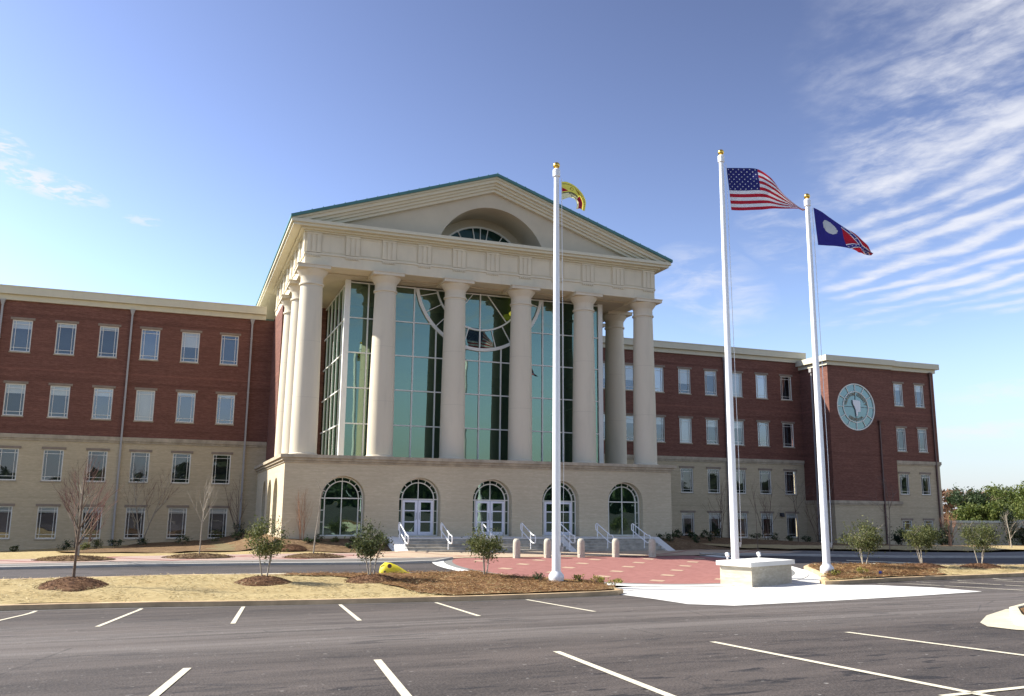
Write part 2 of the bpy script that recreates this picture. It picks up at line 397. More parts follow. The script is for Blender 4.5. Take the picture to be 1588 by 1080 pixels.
# ground materials
def mat_asphalt(name, c, dark=.8, lane=False):
    M = Mat(name); g = M.geo()
    big = M.noise(M.scale(g, .12, .5, 1), 1, 5, .6); med = M.noise(M.scale(g, .5, 2.2, 1), 1.0, 5, .65); fine = M.noise(g, 26, 4, .8)
    vr = M.node('ShaderNodeTexVoronoi', {'Vector': g, 'Scale': 30.0}).outputs['Distance']
    cc = M.ramp(M.math('ADD', M.math('MULTIPLY', big, .6), M.math('MULTIPLY', med, .4)), [(.42, tuple(x*dark*.75 for x in c)), (.60, tuple(x*1.5 for x in c))])
    cc = M.mix(M.node('ShaderNodeMapRange', {0: fine, 1: .46, 2: .62, 3: 0, 4: .6}).outputs[0], cc, tuple(x*1.75 for x in c))
    if lane:
        sy = M.node('ShaderNodeSeparateXYZ', {'Vector': g}).outputs[1]; wob = M.math('ADD', sy, M.math('MULTIPLY', M.noise(M.scale(g, .08, .5, 1), 1, 4, .6), 3.0))
        up1 = M.node('ShaderNodeMapRange', {0: wob, 1: 14.0, 2: 17.5}, interpolation_type='SMOOTHSTEP').outputs[0]; dn1 = M.node('ShaderNodeMapRange', {0: wob, 1: 25.5, 2: 21.5}, interpolation_type='SMOOTHSTEP').outputs[0]
        tracks = M.node('ShaderNodeMapRange', {0: M.noise(M.scale(g, .05, 1.9, 1), 1.0, 3, .5), 1: .42, 2: .62, 3: .25, 4: 1.0}).outputs[0]
        cc = M.mix(M.math('MULTIPLY', M.math('MULTIPLY', M.math('MULTIPLY', up1, dn1), tracks), .85), cc, tuple(x*2.3 for x in (.060, .052, .046)))
        oil = M.node('ShaderNodeMapRange', {0: M.noise(M.scale(g, 1.4, 3.6, 1), 1.0, 4, .6, .3), 1: .585, 2: .64, 3: 0, 4: .9}).outputs[0]
        near_ = M.node('ShaderNodeMapRange', {0: sy, 1: 13.5, 2: 9.5}).outputs[0]
        cc = M.mix(M.math('MULTIPLY', oil, near_), cc, (.014, .012, .012))
        crk = M.node('ShaderNodeTexVoronoi', {'Vector': M.scale(g, .16, .3, 1), 'Scale': 1.0, 'Randomness': 1.0}, feature='DISTANCE_TO_EDGE').outputs['Distance']
        crn = M.math('ADD', crk, M.math('MULTIPLY', M.noise(g, 3.0, 4, .7), .015))
        cc = M.mix(M.node('ShaderNodeMapRange', {0: crn, 1: .0085, 2: .011, 3: .45, 4: 0}).outputs[0], cc, (.02, .018, .017))
    st = M.node('ShaderNodeMapRange', {0: M.noise(M.scale(g, .8, 2.4, 1), 1, 3, .5, .6), 1: .61, 2: .67, 3: 0, 4: .5}).outputs[0]
    cc = M.mix(st, cc, (.02, .018, .018))
    sp = M.node('ShaderNodeMapRange', {0: M.noise(g, 7.5, 2, .5), 1: .715, 2: .735, 3: 0, 4: .6}).outputs[0]
    cc = M.mix(sp, cc, (.3, .28, .25))
    return M.base(cc, .82, .35, M.math('ADD', fine, vr), .55, .012)
def mat_straw(name):
    M = Mat(name); g = M.geo()
    a = M.noise(M.scale(g, 5, 26, 1), 1, 6, .75, .5); b = M.noise(g, .55, 5, .65, .3); c = M.noise(M.scale(g, 2, 3.5, 1), 1, 4, .7)
    cc = M.ramp(a, [(.32, (.22, .16, .075)), (.5, (.42, .33, .165)), (.68, (.57, .475, .27))])
    cc = M.mix(M.node('ShaderNodeMapRange', {0: b, 1: .42, 2: .75, 3: 0, 4: .6}).outputs[0], cc, (.36, .26, .12))
    cc = M.mix(M.node('ShaderNodeMapRange', {0: c, 1: .6, 2: .78, 3: 0, 4: .5}).outputs[0], cc, (.20, .17, .065))
    return M.base(cc, .95, .1, M.math('ADD', a, c), .8, .04)
def mat_mulch(name, c1=(.085, .042, .022), c2=(.25, .135, .062), c3=(.42, .28, .13), green=0):
    M = Mat(name); g = M.geo()
    a = M.noise(M.scale(g, 4, 9, 9), 1, 6, .8, .8); b = M.noise(g, .9, 5, .7)
    cc = M.ramp(a, [(.38, c1), (.52, c2), (.66, c3)])
    cc = M.mix(M.node('ShaderNodeMapRange', {0: b, 1: .4, 2: .75, 3: 0, 4: .55}).outputs[0], cc, tuple(x*1.1 for x in c1))
    if green:
        gn = M.noise(g, 1.9, 5, .7)
        cc = M.mix(M.node('ShaderNodeMapRange', {0: gn, 1: .5, 2: .72, 3: 0, 4: green}).outputs[0], cc, (.30, .25, .07))
    return M.base(cc, .95, .1, a, 1.0, .05)
def mat_pavers(name, c1, c2, mortar, sc=1.0, bw=.24, rh=.12, band=None):
    M = Mat(name); g = M.geo()
    b = M.node('ShaderNodeTexBrick', {'Vector': g, 'Color1': (*c1, 1), 'Color2': (*c2, 1), 'Mortar': (*mortar, 1), 'Scale': sc, 'Mortar Size': .006, 'Brick Width': bw, 'Row Height': rh})
    n = M.noise(g, .8, 5, .65)
    c = M.mix(M.node('ShaderNodeMapRange', {0: n, 1: .35, 2: .75, 3: 0, 4: .4}).outputs[0], b.outputs[0], tuple(x*.8 for x in c1))
    if band:
        s = M.node('ShaderNodeSeparateXYZ', {'Vector': g})
        tri = M.math('PINGPONG', M.math('MULTIPLY', s.outputs[0], .62), 3.4)
        dd = M.math('ABSOLUTE', M.math('SUBTRACT', M.math('SUBTRACT', s.outputs[1], 41.3), tri))
        c = M.mix(M.math('LESS_THAN', dd, .16), c, band)
        tri2 = M.math('SUBTRACT', 3.4, tri)
        dd2 = M.math('ABSOLUTE', M.math('SUBTRACT', M.math('SUBTRACT', s.outputs[1], 41.3), tri2))
        c = M.mix(M.math('LESS_THAN', dd2, .16), c, band)
    return M.base(c, .85, .2, b.outputs[1], -.2, .01)
MT['asphalt'] = mat_asphalt('asphalt', (.058, .047, .040), lane=True)
MT['asphalt_drive'] = mat_asphalt('drive_asphalt', (.052, .045, .043), .85)
MT['straw'] = mat_straw('straw_lawn')
MT['mulch'] = mat_mulch('pine_mulch', green=.25)
MT['mulch_bed'] = mat_mulch('bed_mulch', (.09, .052, .03), (.20, .13, .07), (.33, .24, .14), green=.12)
MT['mound'] = mat_mulch('mound_mulch', (.055, .03, .02), (.16, .085, .045), (.30, .18, .10))
MT['pavers_red'] = mat_pavers('red_pavers', (.27, .115, .10), (.33, .15, .13), (.25, .13, .11))
MT['pavers_pale'] = mat_pavers('pale_pavers', (.42, .33, .23), (.48, .38, .27), (.36, .28, .20), band=(.32, .18, .13))
MT['pavers_pink'] = mat_pavers('pink_pavers', (.37, .27, .225), (.42, .31, .26), (.32, .23, .19), band=(.27, .13, .11))
MT['paver_cream'] = mat_plain('cream_pavers', (.42, .30, .21), .06, 5, .85, .2, .1)
MT['paver_grey'] = mat_plain('grey_pavers', (.20, .20, .19), .12, 5, .85, .2, .1)
MT['walk_conc'] = mat_plain('walk_concrete', (.155, .145, .132), .1, .7, .85, .2, .15)
MT['soil'] = mat_plain('far_ground', (.16, .13, .07), .3, .05, .95, .1, .3)
MT['kerb_pale'] = mat_plain('pale_kerb', (.40, .38, .34), .12, 2.2, .85, .2, .2)
MT['kerb_cream'] = mat_plain('cream_kerb', (.50, .45, .33), .12, 2.2, .85, .2, .2)
MT['apron_conc'] = mat_plain('apron_concrete', (.60, .585, .54), .05, .6, .8, .25, .12)

# ---- ground: one sheet to the horizon
mb = MB()
xs = [-3000, -1200, -500, -200, -100] + list(range(-60, 101, 4)) + [140, 220, 500, 1200, 3000]
ys = [-2500, -1000, -400, -150, -60] + list(range(-30, 101, 4)) + [140, 220, 500, 1200, 3000]
idx = {}
vs = []
for j, y in enumerate(ys):
    for i, x in enumerate(xs):
        idx[i, j] = len(vs); vs.append((x, y, H(x, y)-.10 - (0.2 if 23 < y < 34 else 0)))
fs = [(idx[i, j], idx[i+1, j], idx[i+1, j+1], idx[i, j+1]) for j in range(len(ys)-1) for i in range(len(xs)-1)]
mb.add(vs, fs); g = mb.build('ground', MT['soil'], fixn=False); tag(g, kind='structure')

# ---- parking lot
mb = drape_mb([(-60, -28), (90, -28), (90, 36), (25.5, 33), (20, 29), (14, 29), (9, 28.5), (-4, 29.6), (-60, 30.8)], 0, 1.0)
tag(mb.build('parking_lot', MT['asphalt'], fixn=False), kind='structure')

CX, CY, CR = 19.6, 38.3, 8.55
# ---- left island (straw lawn + mulch) with kerb
front = [(-60, 29.9), (-30, 29.5), (-10, 29.0), (-2.59, 28.72), (-.2, 28.46), (2.97, 27.55), (5.95, 26.6), (8.47, 26.0), (10.86, 25.85), (12.6, 25.95), (13.5, 26.3), (14.1, 27.0), (14.5, 28.2)]
arcp = [(CX+(CR+.25)*math.cos(R(a)), CY+(CR+.25)*math.sin(R(a))) for a in range(-120, -159, -3)]
back = [(10.6, 34.75), (7.71, 34.5), (4.21, 34.9), (.77, 35.3), (-1.41, 35.1), (-5.28, 34.7), (-20, 34.0), (-60, 33.5)]
ISL = front + [(14.9, 29.6)] + arcp + back
mb = MB(); inner = kerb(mb, subdiv(ISL, 1.2), .16, .16)
tag(mb.build('kerb', MT['kerb'], smooth=True), kind='structure')
def split_poly(P, f): return [p for p in P if f(p)]
def clipx(P, xc, keep_left):
    out = []; n = len(P)
    for i in range(n):
        a, b = P[i], P[(i+1) % n]; ia = (a[0] <= xc) == keep_left; ib = (b[0] <= xc) == keep_left
        if ia: out.append(a)
        if ia != ib:
            t = (xc-a[0])/(b[0]-a[0]); out.append((xc, a[1]+t*(b[1]-a[1])))
    return out
Hi = lambda x, y: H(x, y) + .10
LI = [tuple(p) for p in inner]
tag(drape_mb(LI, .055, .45, amp=.045, hfun=Hi).build('straw_lawn', MT['straw'], smooth='all', fixn=False), kind='structure')
mul = [(5.9, 27.9), (8.6, 26.2), (9.13, 26.15), (10.86, 26.05), (12.5, 26.15), (13.35, 26.5), (13.9, 27.1), (14.3, 28.3), (14.7, 29.7)] + [(CX+(CR+.44)*math.cos(R(a)), CY+(CR+.44)*math.sin(R(a))) for a in range(-120, -157, -3)] + [(10.5, 34.55), (7.71, 34.3), (4.21, 34.7), (3.6, 34.4), (5.5, 33.9), (6.2, 33.0), (6.9, 31.3), (7.4, 30.0), (7.6, 28.2)]
mul[0] = (8.1, 26.25)
def ragged(P, st=.45, a=.16):
    return [(x+a*noise.noise(Vector((x*2.1, y*2.1, 5))), y+a*noise.noise(Vector((x*2.1, y*2.1, 9)))) for x, y in subdiv(P, st)]
mul = ragged(mul)
tag(drape_mb(mul, .10, .35, amp=.05, hfun=Hi).build('mulch_bed', MT['mulch'], smooth='all', fixn=False), kind='structure')
# gutter pan along the kerb
mb = MB()
for a, b in zip(front[:-3], front[1:-2]): 
    line_strip(mb, (a[0], a[1]-.12), (b[0], b[1]-.12), .22, .006)
tag(mb.build('gutter_pan', MT['walk_conc']), kind='structure')

# ---- right island
frontR = [(24.0, 29.0), (24.5, 28.85), (25.42, 29.18), (28.75, 29.91), (32.69, 30.25), (36.58, 30.68), (45, 31.4), (60, 32.6), (90, 35)]
backR = [(90, 35.9), (60, 34.6), (46, 34.0), (39.26, 34.0), (36.33, 34.3), (33.03, 34.9), (30.04, 35.4), (28.4, 35.5), (27.7, 34.9)]
arcR = [(26.9, 33.2), (26.0, 31.7), (25.0, 30.4), (24.4, 29.8)]
ISR = frontR + backR + arcR
mb = MB(); innerR = kerb(mb, subdiv(ISR, 1.2), .16, .16)
tag(mb.build('kerb', MT['kerb'], smooth=True), kind='structure')
tag(drape_mb([tuple(p) for p in innerR], .055, .5, amp=.045, hfun=Hi).build('straw_lawn', MT['straw'], smooth='all', fixn=False), kind='structure')
mulr = [(24.6, 29.55), (25.71, 29.7), (28.75, 30.1), (31.6, 30.35), (32.4, 31.5), (33.6, 33.0), (34.4, 34.4), (33.03, 34.7), (30.04, 35.2), (28.4, 35.3), (27.8, 34.7), (27.0, 33.0), (26.1, 31.5), (25.1, 30.2)]
mulr = ragged(mulr, .45, .14)
tag(drape_mb(mulr, .10, .35, amp=.05, hfun=Hi).build('mulch_bed', MT['mulch'], smooth='all', fixn=False), kind='structure')

# ---- drives
dl = [(-60, 33.0), (-20, 33.5), (-5.28, 34.2), (-1.41, 34.6), (4.21, 34.4), (10.7, 34.3), (12.2, 33), (20, 30.2), (24, 30.2), (27.2, 33), (28.4, 35.0), (33, 34.3), (39, 33.5), (46, 33.5), (60, 34.1), (90, 35.2), (90, 40.4), (46, 38.6), (38, 39.6), (31.5, 41.6), (28, 42), (11.7, 40.2), (8.91, 39.6), (3.43, 39.85), (-1.62, 39.9), (-6.13, 39.35), (-20, 38.2), (-60, 36.5)]
tag(drape_mb(dl, .004, .8).build('drive', MT['asphalt_drive'], fixn=False), kind='structure')
# ---- pavements in front of the building
fk = [(-60, 36.5), (-20, 38.2), (-6.13, 39.35), (-1.62, 39.9), (3.43, 39.85), (8.91, 39.6), (11.3, 40.1), (12.6, 41.6)]
mb = MB(); kerb(mb, subdiv(fk, 1.5)[:-8], .16, .11, closed=False)
fkr = [(27.0, 42.6), (29.0, 42.2), (31.5, 41.6), (38, 39.7), (46, 38.7), (90, 40.6)]
kerb(mb, fkr, .16, .11, closed=False)
tag(mb.build('kerb', MT['kerb_pale'], smooth=True), kind='structure')
def up_(f): return lambda x, y: H(x, y)+f
tag(drape_mb([(-60, 36.6), (-20, 38.3), (-6.13, 39.47), (-1.62, 40.02), (3.43, 39.97), (8.91, 39.72), (11.2, 40.2), (12.4, 41.5), (3.4, 41.1), (-1.62, 41.15), (-6.13, 40.6), (-20, 39.4), (-60, 37.6)], .105, .8).build('pavement', MT['walk_conc'], fixn=False), kind='structure')
tag(drape_mb([(-60, 37.6), (-20, 39.4), (-6.13, 40.6), (-1.62, 41.15), (3.4, 41.1), (8.5, 41.3), (8.5, 44.2), (4.38, 44.1), (-1.8, 43.5), (-6.65, 42.35), (-20, 40.6), (-60, 38.5)], .108, .8).build('pavement', MT['pavers_pink'], fixn=False), kind='structure')
pl = [(8.5, 41.3), (12.4, 41.5), (13.4, 42.2), (26.2, 42.2), (28.5, 42.5), (31.5, 41.8), (34, 42.8), (31, 44.0), (26.5, 45.3), (11.3, 45.3), (8.5, 44.2)]
tag(drape_mb(pl, .02, .8, hfun=lambda x, y: H(x, y)+.088*(1-ss(13, 12, x) if False else ss(13.5, 11, x)+ss(26, 29, x))).build('pavement', MT['pavers_pale'], fixn=False), kind='structure')
tag(drape_mb([(31.5, 41.8), (38, 39.9), (46, 38.9), (90, 40.8), (90, 43.5), (54, 42.0), (46, 41.2), (40, 42.2), (34, 43.6)], .105, .8).build('pavement', MT['walk_conc'], fixn=False), kind='structure')
# ---- apron of white concrete, circle of red pavers
ap = [(14.2, 27.6), (13.75, 26.6), (13.3, 23.6), (12.75, 20.8), (13.3, 19.5), (16.75, 19.76), (19.84, 20.2), (23.13, 20.89), (24.2, 23.8), (24.4, 28.6), (24.05, 29.2), (26.2, 31.8), (27.0, 33.3), (27.75, 34.9)]
ap += [(CX+CR*math.cos(R(a)), CY+CR*math.sin(R(a))) for a in range(-24, -116, -4)] + [(15.0, 30.0), (14.6, 28.7)]
tag(drape_mb(ap, .010, .6).build('concrete_apron', MT['apron_conc'], fixn=False), kind='structure')
mb = MB()
for a, b in (((20.5, 28.7), (16.6, 19.9)), ((14.2, 27.3), (24.3, 27.0)), ((23.2, 29.9), (22.3, 20.9))): line_strip(mb, a, b, .025, .014)
tag(mb.build('apron_joints', MT['kerb']), kind='structure')
def circ(r, lim=42.15, n=72):
    out = []
    for k in range(n):
        a = 2*PI*k/n; x = CX+r*math.cos(a); y = CY+r*math.sin(a); out.append((x, min(y, lim)))
    o2 = []
    for p in out:
        if not o2 or (abs(p[0]-o2[-1][0])+abs(p[1]-o2[-1][1])) > .02: o2.append(p)
    return o2
def ring(r0, r1, mat, name, off, a0=0, a1=360):
    mb = MB(); n = 90
    for k in range(n):
        A, B = R(a0+(a1-a0)*k/n), R(a0+(a1-a0)*(k+1)/n)
        q = [(CX+r*math.cos(t), CY+r*math.sin(t)) for r, t in ((r0, A), (r1, A), (r1, B), (r0, B))]
        if max(p[1] for p in q) > 42.35: continue
        mb.face([(x, y, H(x, y)+off) for x, y in q])
    return tag(mb.build(name, mat), kind='structure')
tag(drape_mb(circ(CR-.85, 42.0), .014, .6).build('paver_plaza', MT['pavers_red'], fixn=False), kind='structure')
ring(CR-.86, CR-.45, MT['paver_grey'], 'plaza_border', .018)
mb = MB()
# cream squares set point to point in the red pavers
for i in range(-5, 6):
    for j in range(-5, 6):
        x = CX+i*3.0+(j % 2)*1.5; y = 37.0+j*1.75
        if math.hypot(x-CX, y-CY) < CR-1.6 and y < 41.2:
            s = .38; mb.face([(a, b, H(a, b)+.021) for a, b in ((x-s, y), (x, y-s), (x+s, y), (x, y+s))])
tag(mb.build('paver_inlays', MT['paver_cream']), kind='structure')
mb = MB(); P = [(CX+CR*math.cos(R(a)), CY+CR*math.sin(R(a))) for a in range(155, 336, 3)]
for a, b in zip(P, P[1:]):
    m = lambda p, r: (CX+(p[0]-CX)*r, CY+(p[1]-CY)*r)
    q = [m(a, 1.0), m(b, 1.0), m(b, .945), m(a, .945)]
    t = math.degrees(math.atan2(a[1]-CY, a[0]-CX)) % 360
    mb.face([(x, y, H(x, y)+.024) for x, y in q])
ring(CR-.46, CR+.1, MT['conc_white'], 'plaza_kerb', .028, 150, 395)

# ---- small kerbed island at the right foreground
ISO = .25
isl = [(14.1, 12.35), (13.75, 12.0), (13.6, 11.6), (13.8, 11.0), (14.6, 10.4), (17.5, 9.6), (19.5, 12.5), (18.4, 14.6), (17.2, 14.6), (15.6, 13.7)]
flat = [(13.75, 12.75), (13.2, 12.1), (13.05, 11.4), (13.3, 10.6), (14.4, 9.8), (17.6, 9.0), (20.1, 12.5), (18.8, 15.1), (17.0, 15.0), (15.2, 13.9)]
isl = [(a+ISO, b) for a, b in isl]; flat = [(a+ISO, b) for a, b in flat]
tag(drape_mb(flat, .012, .4).build('gutter_pan', MT['kerb_cream'], fixn=False), kind='structure')
mb = MB(); inn = kerb(mb, subdiv(isl, .5), .15, .18)
tag(mb.build('kerb', MT['kerb_cream'], smooth=True), kind='structure')
tag(drape_mb([tuple(p) for p in inn], .14, .4, amp=.05).build('mulch_bed', MT['mulch'], smooth='all', fixn=False), kind='structure')

# ---- road markings
mb = MB()
far = [((-3.45, 28.5), (-4.1, 22.6)), ((-.72, 28.2), (-1.4, 21.5)), ((2.03, 27.5), (1.33, 20.7)), ((4.68, 26.7), (3.95, 19.99)), ((7.35, 25.9), (6.65, 19.8)), ((10.12, 25.65), (9.49, 19.64)),
       ((-6.2, 28.6), (-6.85, 22.8)), ((-8.9, 28.7), (-9.55, 23.0))]
near = [((.29, 12.83), (-.55, 7.4)), ((2.74, 12.52), (2.05, 6.9)), ((5.3, 12.25), (4.5, 6.6)), ((7.96, 12.29), (7.35, 6.5)), ((10.75, 12.52), (10.2, 6.6)), ((-2.45, 13.0), (-3.3, 7.6)), ((-5.2, 13.2), (-6.1, 7.8))]
for a, b in far+near: line_strip(mb, a, b, .105, .008)
line_strip(mb, (7.0, 6.88), (12.5, 7.1), .105, .008)
for a, b in (((26.46, 28.86), (24.61, 20.69)), ((29.0, 29.4), (27.0, 22.67)), ((31.4, 29.8), (29.4, 23.5)), ((34, 30.1), (32, 23.8))): line_strip(mb, a, b, .105, .008)
for a, b, w in (((.45, 35.75), (3.0, 36.05), .45), ((1.1, 36.5), (4.6, 36.35), .3), ((33.4, 38.6), (36.6, 36.6), .45), ((31.8, 38.0), (34.0, 36.9), .35)): line_strip(mb, a, b, w, .012)
tag(mb.build('road_markings', MT['paint_line']), kind='structure')

# ---- lawn, beds at the foot of the building
def strip_poly(): pass
lawn = [(-60, 38.5), (-20, 40.6), (-6.65, 42.35), (-1.8, 43.5), (4.38, 44.1), (8.5, 44.2), (11.2, 45.1), (11.2, 49.2), (5.4, 49.2), (5.4, 66.2), (-60, 66.2)]
tag(drape_mb(lawn, .02, 1.1, amp=.05, hfun=lambda x, y: H(x, y)).build('straw_lawn', MT['straw'], smooth='all', fixn=False), kind='structure')
bed = [(-5.2, 48.0), (-4.0, 46.8), (-1, 46.2), (1.5, 46.6), (3.8, 47.6), (5.0, 48.6), (6.0, 47.0), (7.6, 45.4), (8.6, 44.7), (10, 44.8), (11.2, 45.2), (11.2, 49.3), (5.4, 49.3), (5.4, 66.2), (-2.5, 66.2), (-3.2, 60), (-4.2, 54)]
bed = ragged(bed, .8, .35)
tag(drape_mb(bed, .06, .7, amp=.08).build('mulch_bed', MT['mulch_bed'], smooth='all', fixn=False), kind='structure')
bedr = [(26.6, 45.4), (29, 45.0), (33, 44.6), (38, 44.2), (46, 42.6), (54, 43.5), (60, 44.5), (60, 62.5), (53, 62.5), (53, 66.2), (28.9, 66.2), (28.9, 49.2), (26.6, 49.2)]
tag(drape_mb(bedr, .04, .8, amp=.08).build('mulch_bed', MT['mulch_bed'], smooth='all', fixn=False), kind='structure')
lr = [(31.5, 50.5), (36, 49.0), (43, 47.4), (52, 46.0), (60, 45.5), (60, 43.5), (46, 42.4), (38, 44.0), (32, 45.4)]
tag(drape_mb(lr, .12, .8, amp=.05).build('straw_lawn', MT['straw'], smooth='all', fixn=False), kind='structure')
tag(drape_mb([(60, 44.5), (54, 42.2), (90, 43.6), (90, 62), (60, 62)], .03, 1.5, amp=.06).build('mulch_bed', MT['mulch_bed'], smooth='all', fixn=False), kind='structure')
tag(drape_mb([(49, 43.0), (53, 42.2), (90, 43.8), (90, 46.5), (56, 44.9)], .14, 1.0, amp=.04).build('straw_lawn', MT['straw'], smooth='all', fixn=False), kind='structure')

# ------------------------------------------------------------------ the building
BLD = empty('office_building', (17.17, 60, -2.2), 'long red brick civic building with a columned classical portico in the middle', 'building')
C0 = 17.17                       # centre line of the portico
YW = 66.17                       # face of the wings

def wall_grid(mb, fix, u0, u1, z0, z1, holes, axis='x', depth=.18, out=-1, mi=0):
    """wall in plane y=fix (axis x) or x=fix (axis y) with rectangular holes and their reveals; out: side the wall faces"""
    f = (lambda u, d, z: (u, fix-out*d, z)) if axis == 'x' else (lambda u, d, z: (fix-out*d, u, z))
    us = sorted({u0, u1} | {h[0] for h in holes} | {h[1] for h in holes}); zs = sorted({z0, z1} | {h[2] for h in holes} | {h[3] for h in holes})
    us = [u for u in us if u0 <= u <= u1]; zs = [z for z in zs if z0 <= z <= z1]
    for a, b in zip(us, us[1:]):
        for c, d in zip(zs, zs[1:]):
            mu, mz = (a+b)/2, (c+d)/2
            if any(h[0] < mu < h[1] and h[2] < mz < h[3] for h in holes): continue
            mb.face([f(a, 0, c), f(b, 0, c), f(b, 0, d), f(a, 0, d)], mi)
    for (a, b, c, d) in holes:
        mb.face([f(a, 0, c), f(a, depth, c), f(a, depth, d), f(a, 0, d)], mi); mb.face([f(b, 0, c), f(b, depth, c), f(b, depth, d), f(b, 0, d)], mi)
        mb.face([f(a, 0, c), f(b, 0, c), f(b, depth, c), f(a, depth, c)], mi); mb.face([f(a, 0, d), f(b, 0, d), f(b, depth, d), f(a, depth, d)], mi)
def arch_profile(c, r, zs, zb, n=20):
    return [(c-r, zb)] + [(c-r*math.cos(PI*k/n), zs+r*math.sin(PI*k/n)) for k in range(n+1)] + [(c+r, zb)]
def arch_wall(mb, fix, u0, u1, z0, top, arches, axis='x', depth=.5, out=-1, mi=0, mi_reveal=None):
    f = (lambda u, d, z: (u, fix-out*d, z)) if axis == 'x' else (lambda u, d, z: (fix-out*d, u, z))
    t = top if callable(top) else (lambda u: top)
    cur = u0
    for (c, r, zs, zb) in arches:
        mb.face([f(cur, 0, z0), f(c-r, 0, z0), f(c-r, 0, t(c-r)), f(cur, 0, t(cur))], mi)
        P = arch_profile(c, r, zs, zb)
        if zb > z0+1e-4: mb.face([f(c-r, 0, z0), f(c+r, 0, z0), f(c+r, 0, zb), f(c-r, 0, zb)], mi)
        for (a, za), (b, zb2) in zip(P[1:-1], P[2:-1]):
            ta = [f(a, 0, za), f(b, 0, zb2)]
            mb.face([f(a, 0, za), f(b, 0, zb2), f(b, 0, t(b)), f(a, 0, t(a))], mi)
        for (a, za), (b, zb2) in zip(P, P[1:]):
            mb.face([f(a, 0, za), f(a, depth, za), f(b, depth, zb2), f(b, 0, zb2)], mi if mi_reveal is None else mi_reveal)
        cur = c+r
    mb.face([f(cur, 0, z0), f(u1, 0, z0), f(u1, 0, t(u1)), f(cur, 0, t(cur))], mi)

ROWS = [(-2.12, -.04), (1.64, 3.71), (5.88, 8.01), (10.18, 12.34)]
WW = 1.213
XL = [-11.218+2.68*k for k in range(-4, 6)]
XR = [37.531+2.68*k for k in range(-3, 6)]
brk = MB(); crm = MB()
for (a, b, xs_) in ((-42, 5.8, XL), (28.5, 53.2, XR)):
    hb = [(x, x+WW, z0, z1) for x in xs_ for z0, z1 in ROWS[2:]]; hc = [(x, x+WW, z0, z1) for x in xs_ for z0, z1 in ROWS[:2]]
    wall_grid(brk, YW, a, b, 4.68, 13.65, hb); wall_grid(crm, YW, a, b, -3.6, 4.3, hc)
# brick core behind the glass box, flanks of the portico
wall_grid(brk, 5.80, 60.2, YW, -1.6, 13.7, [], axis='y'); wall_grid(brk, 28.5, 60.2, YW, -1.6, 13.7, [], axis='y', out=1)
wall_grid(brk, 60.2, 5.80, 28.5, -1.6, 13.7, [])
# left end and back of the block
crm.box(-42, 53.0, 86, 86.3, -3.5, 13.6); crm.box(-42.2, -42, YW, 86.3, -3.5, 13.6)
# --- east pavilion (steps forward, slightly lower)
PX0, PXJ, PX1 = 53.1, 60.25, 65.45; PY, PY2 = 62.4, 62.62
wall_grid(brk, PX0, PY, YW+.5, 1.10, 12.95, [], axis='y'); wall_grid(crm, PX0, PY, YW+.5, -3.4, .78, [], axis='y')
PW = [(60.65, 61.72), (63.12, 64.19)]; PR = [(9.72, 11.78), (5.60, 7.70), (1.74, 3.58), (-1.45, -.53)]
sr = 2.08; sc_ = (56.08, 9.36)
# brick front with a round recess for the emblem
NSEG = 48
def sq(t):  # point on square of half size 3 in direction t
    c, s = math.cos(t), math.sin(t); m = max(abs(c), abs(s)); return (c/m*2.9, s/m*2.9)
for k in range(NSEG):
    t0 = 2*PI*k/NSEG; t1 = 2*PI*(k+1)/NSEG
    a, b = sq(t0), sq(t1); ra = sr+.06
    brk.face([(sc_[0]+ra*math.cos(t0), PY, sc_[1]+ra*math.sin(t0)), (sc_[0]+ra*math.cos(t1), PY, sc_[1]+ra*math.sin(t1)), (sc_[0]+b[0], PY, sc_[1]+b[1]), (sc_[0]+a[0], PY, sc_[1]+a[1])])
    brk.face([(sc_[0]+ra*math.cos(t0), PY, sc_[1]+ra*math.sin(t0)), (sc_[0]+ra*math.cos(t1), PY, sc_[1]+ra*math.sin(t1)), (sc_[0]+ra*math.cos(t1), PY+.2, sc_[1]+ra*math.sin(t1)), (sc_[0]+ra*math.cos(t0), PY+.2, sc_[1]+ra*math.sin(t0))])
wall_grid(brk, PY, PX0, PXJ, 1.10, 12.95, [(sc_[0]-2.9, sc_[0]+2.9, sc_[1]-2.9, sc_[1]+2.9)], depth=.001)
wall_grid(crm, PY, PX0, PXJ, -3.4, .78, [])
wall_grid(brk, PXJ, PY, PY2, 1.1, 12.95, [], axis='y', out=1)
wall_grid(brk, PY2, PXJ, PX1, 4.72, 12.95, [(a, b, c, d) for a, b in PW for c, d in PR[:2]]); wall_grid(crm, PY2, PXJ, PX1, -3.4, 4.38, [(a, b, c, d) for a, b in PW for c, d in PR[2:]])
wall_grid(brk, PX1, PY2, 86, 4.72, 12.95, [], axis='y', out=1); wall_grid(crm, PX1, PY2, 86, -3.4, 4.38, [], axis='y', out=1)
brk.build('brick_wall', MT['brick'], BLD); crm.build('cream_wall', MT['cream'], BLD)
# dark rooms behind the windows
mb = MB(); mb.box(-41, 5.2, YW+1.4, YW+1.5, -3, 13.5); mb.box(29, 53, YW+1.4, YW+1.5, -3, 13.5); mb.box(53.5, 65, PY2+1.4, PY2+1.5, -3, 12.8)
for z in (.9, 4.9, 9.1, 13.3): mb.box(-41, 5.2, YW+.25, YW+1.5, z, z+.1); mb.box(29, 53, YW+.25, YW+1.5, z, z+.1)
mb.build('interior', MT['interior'], BLD)

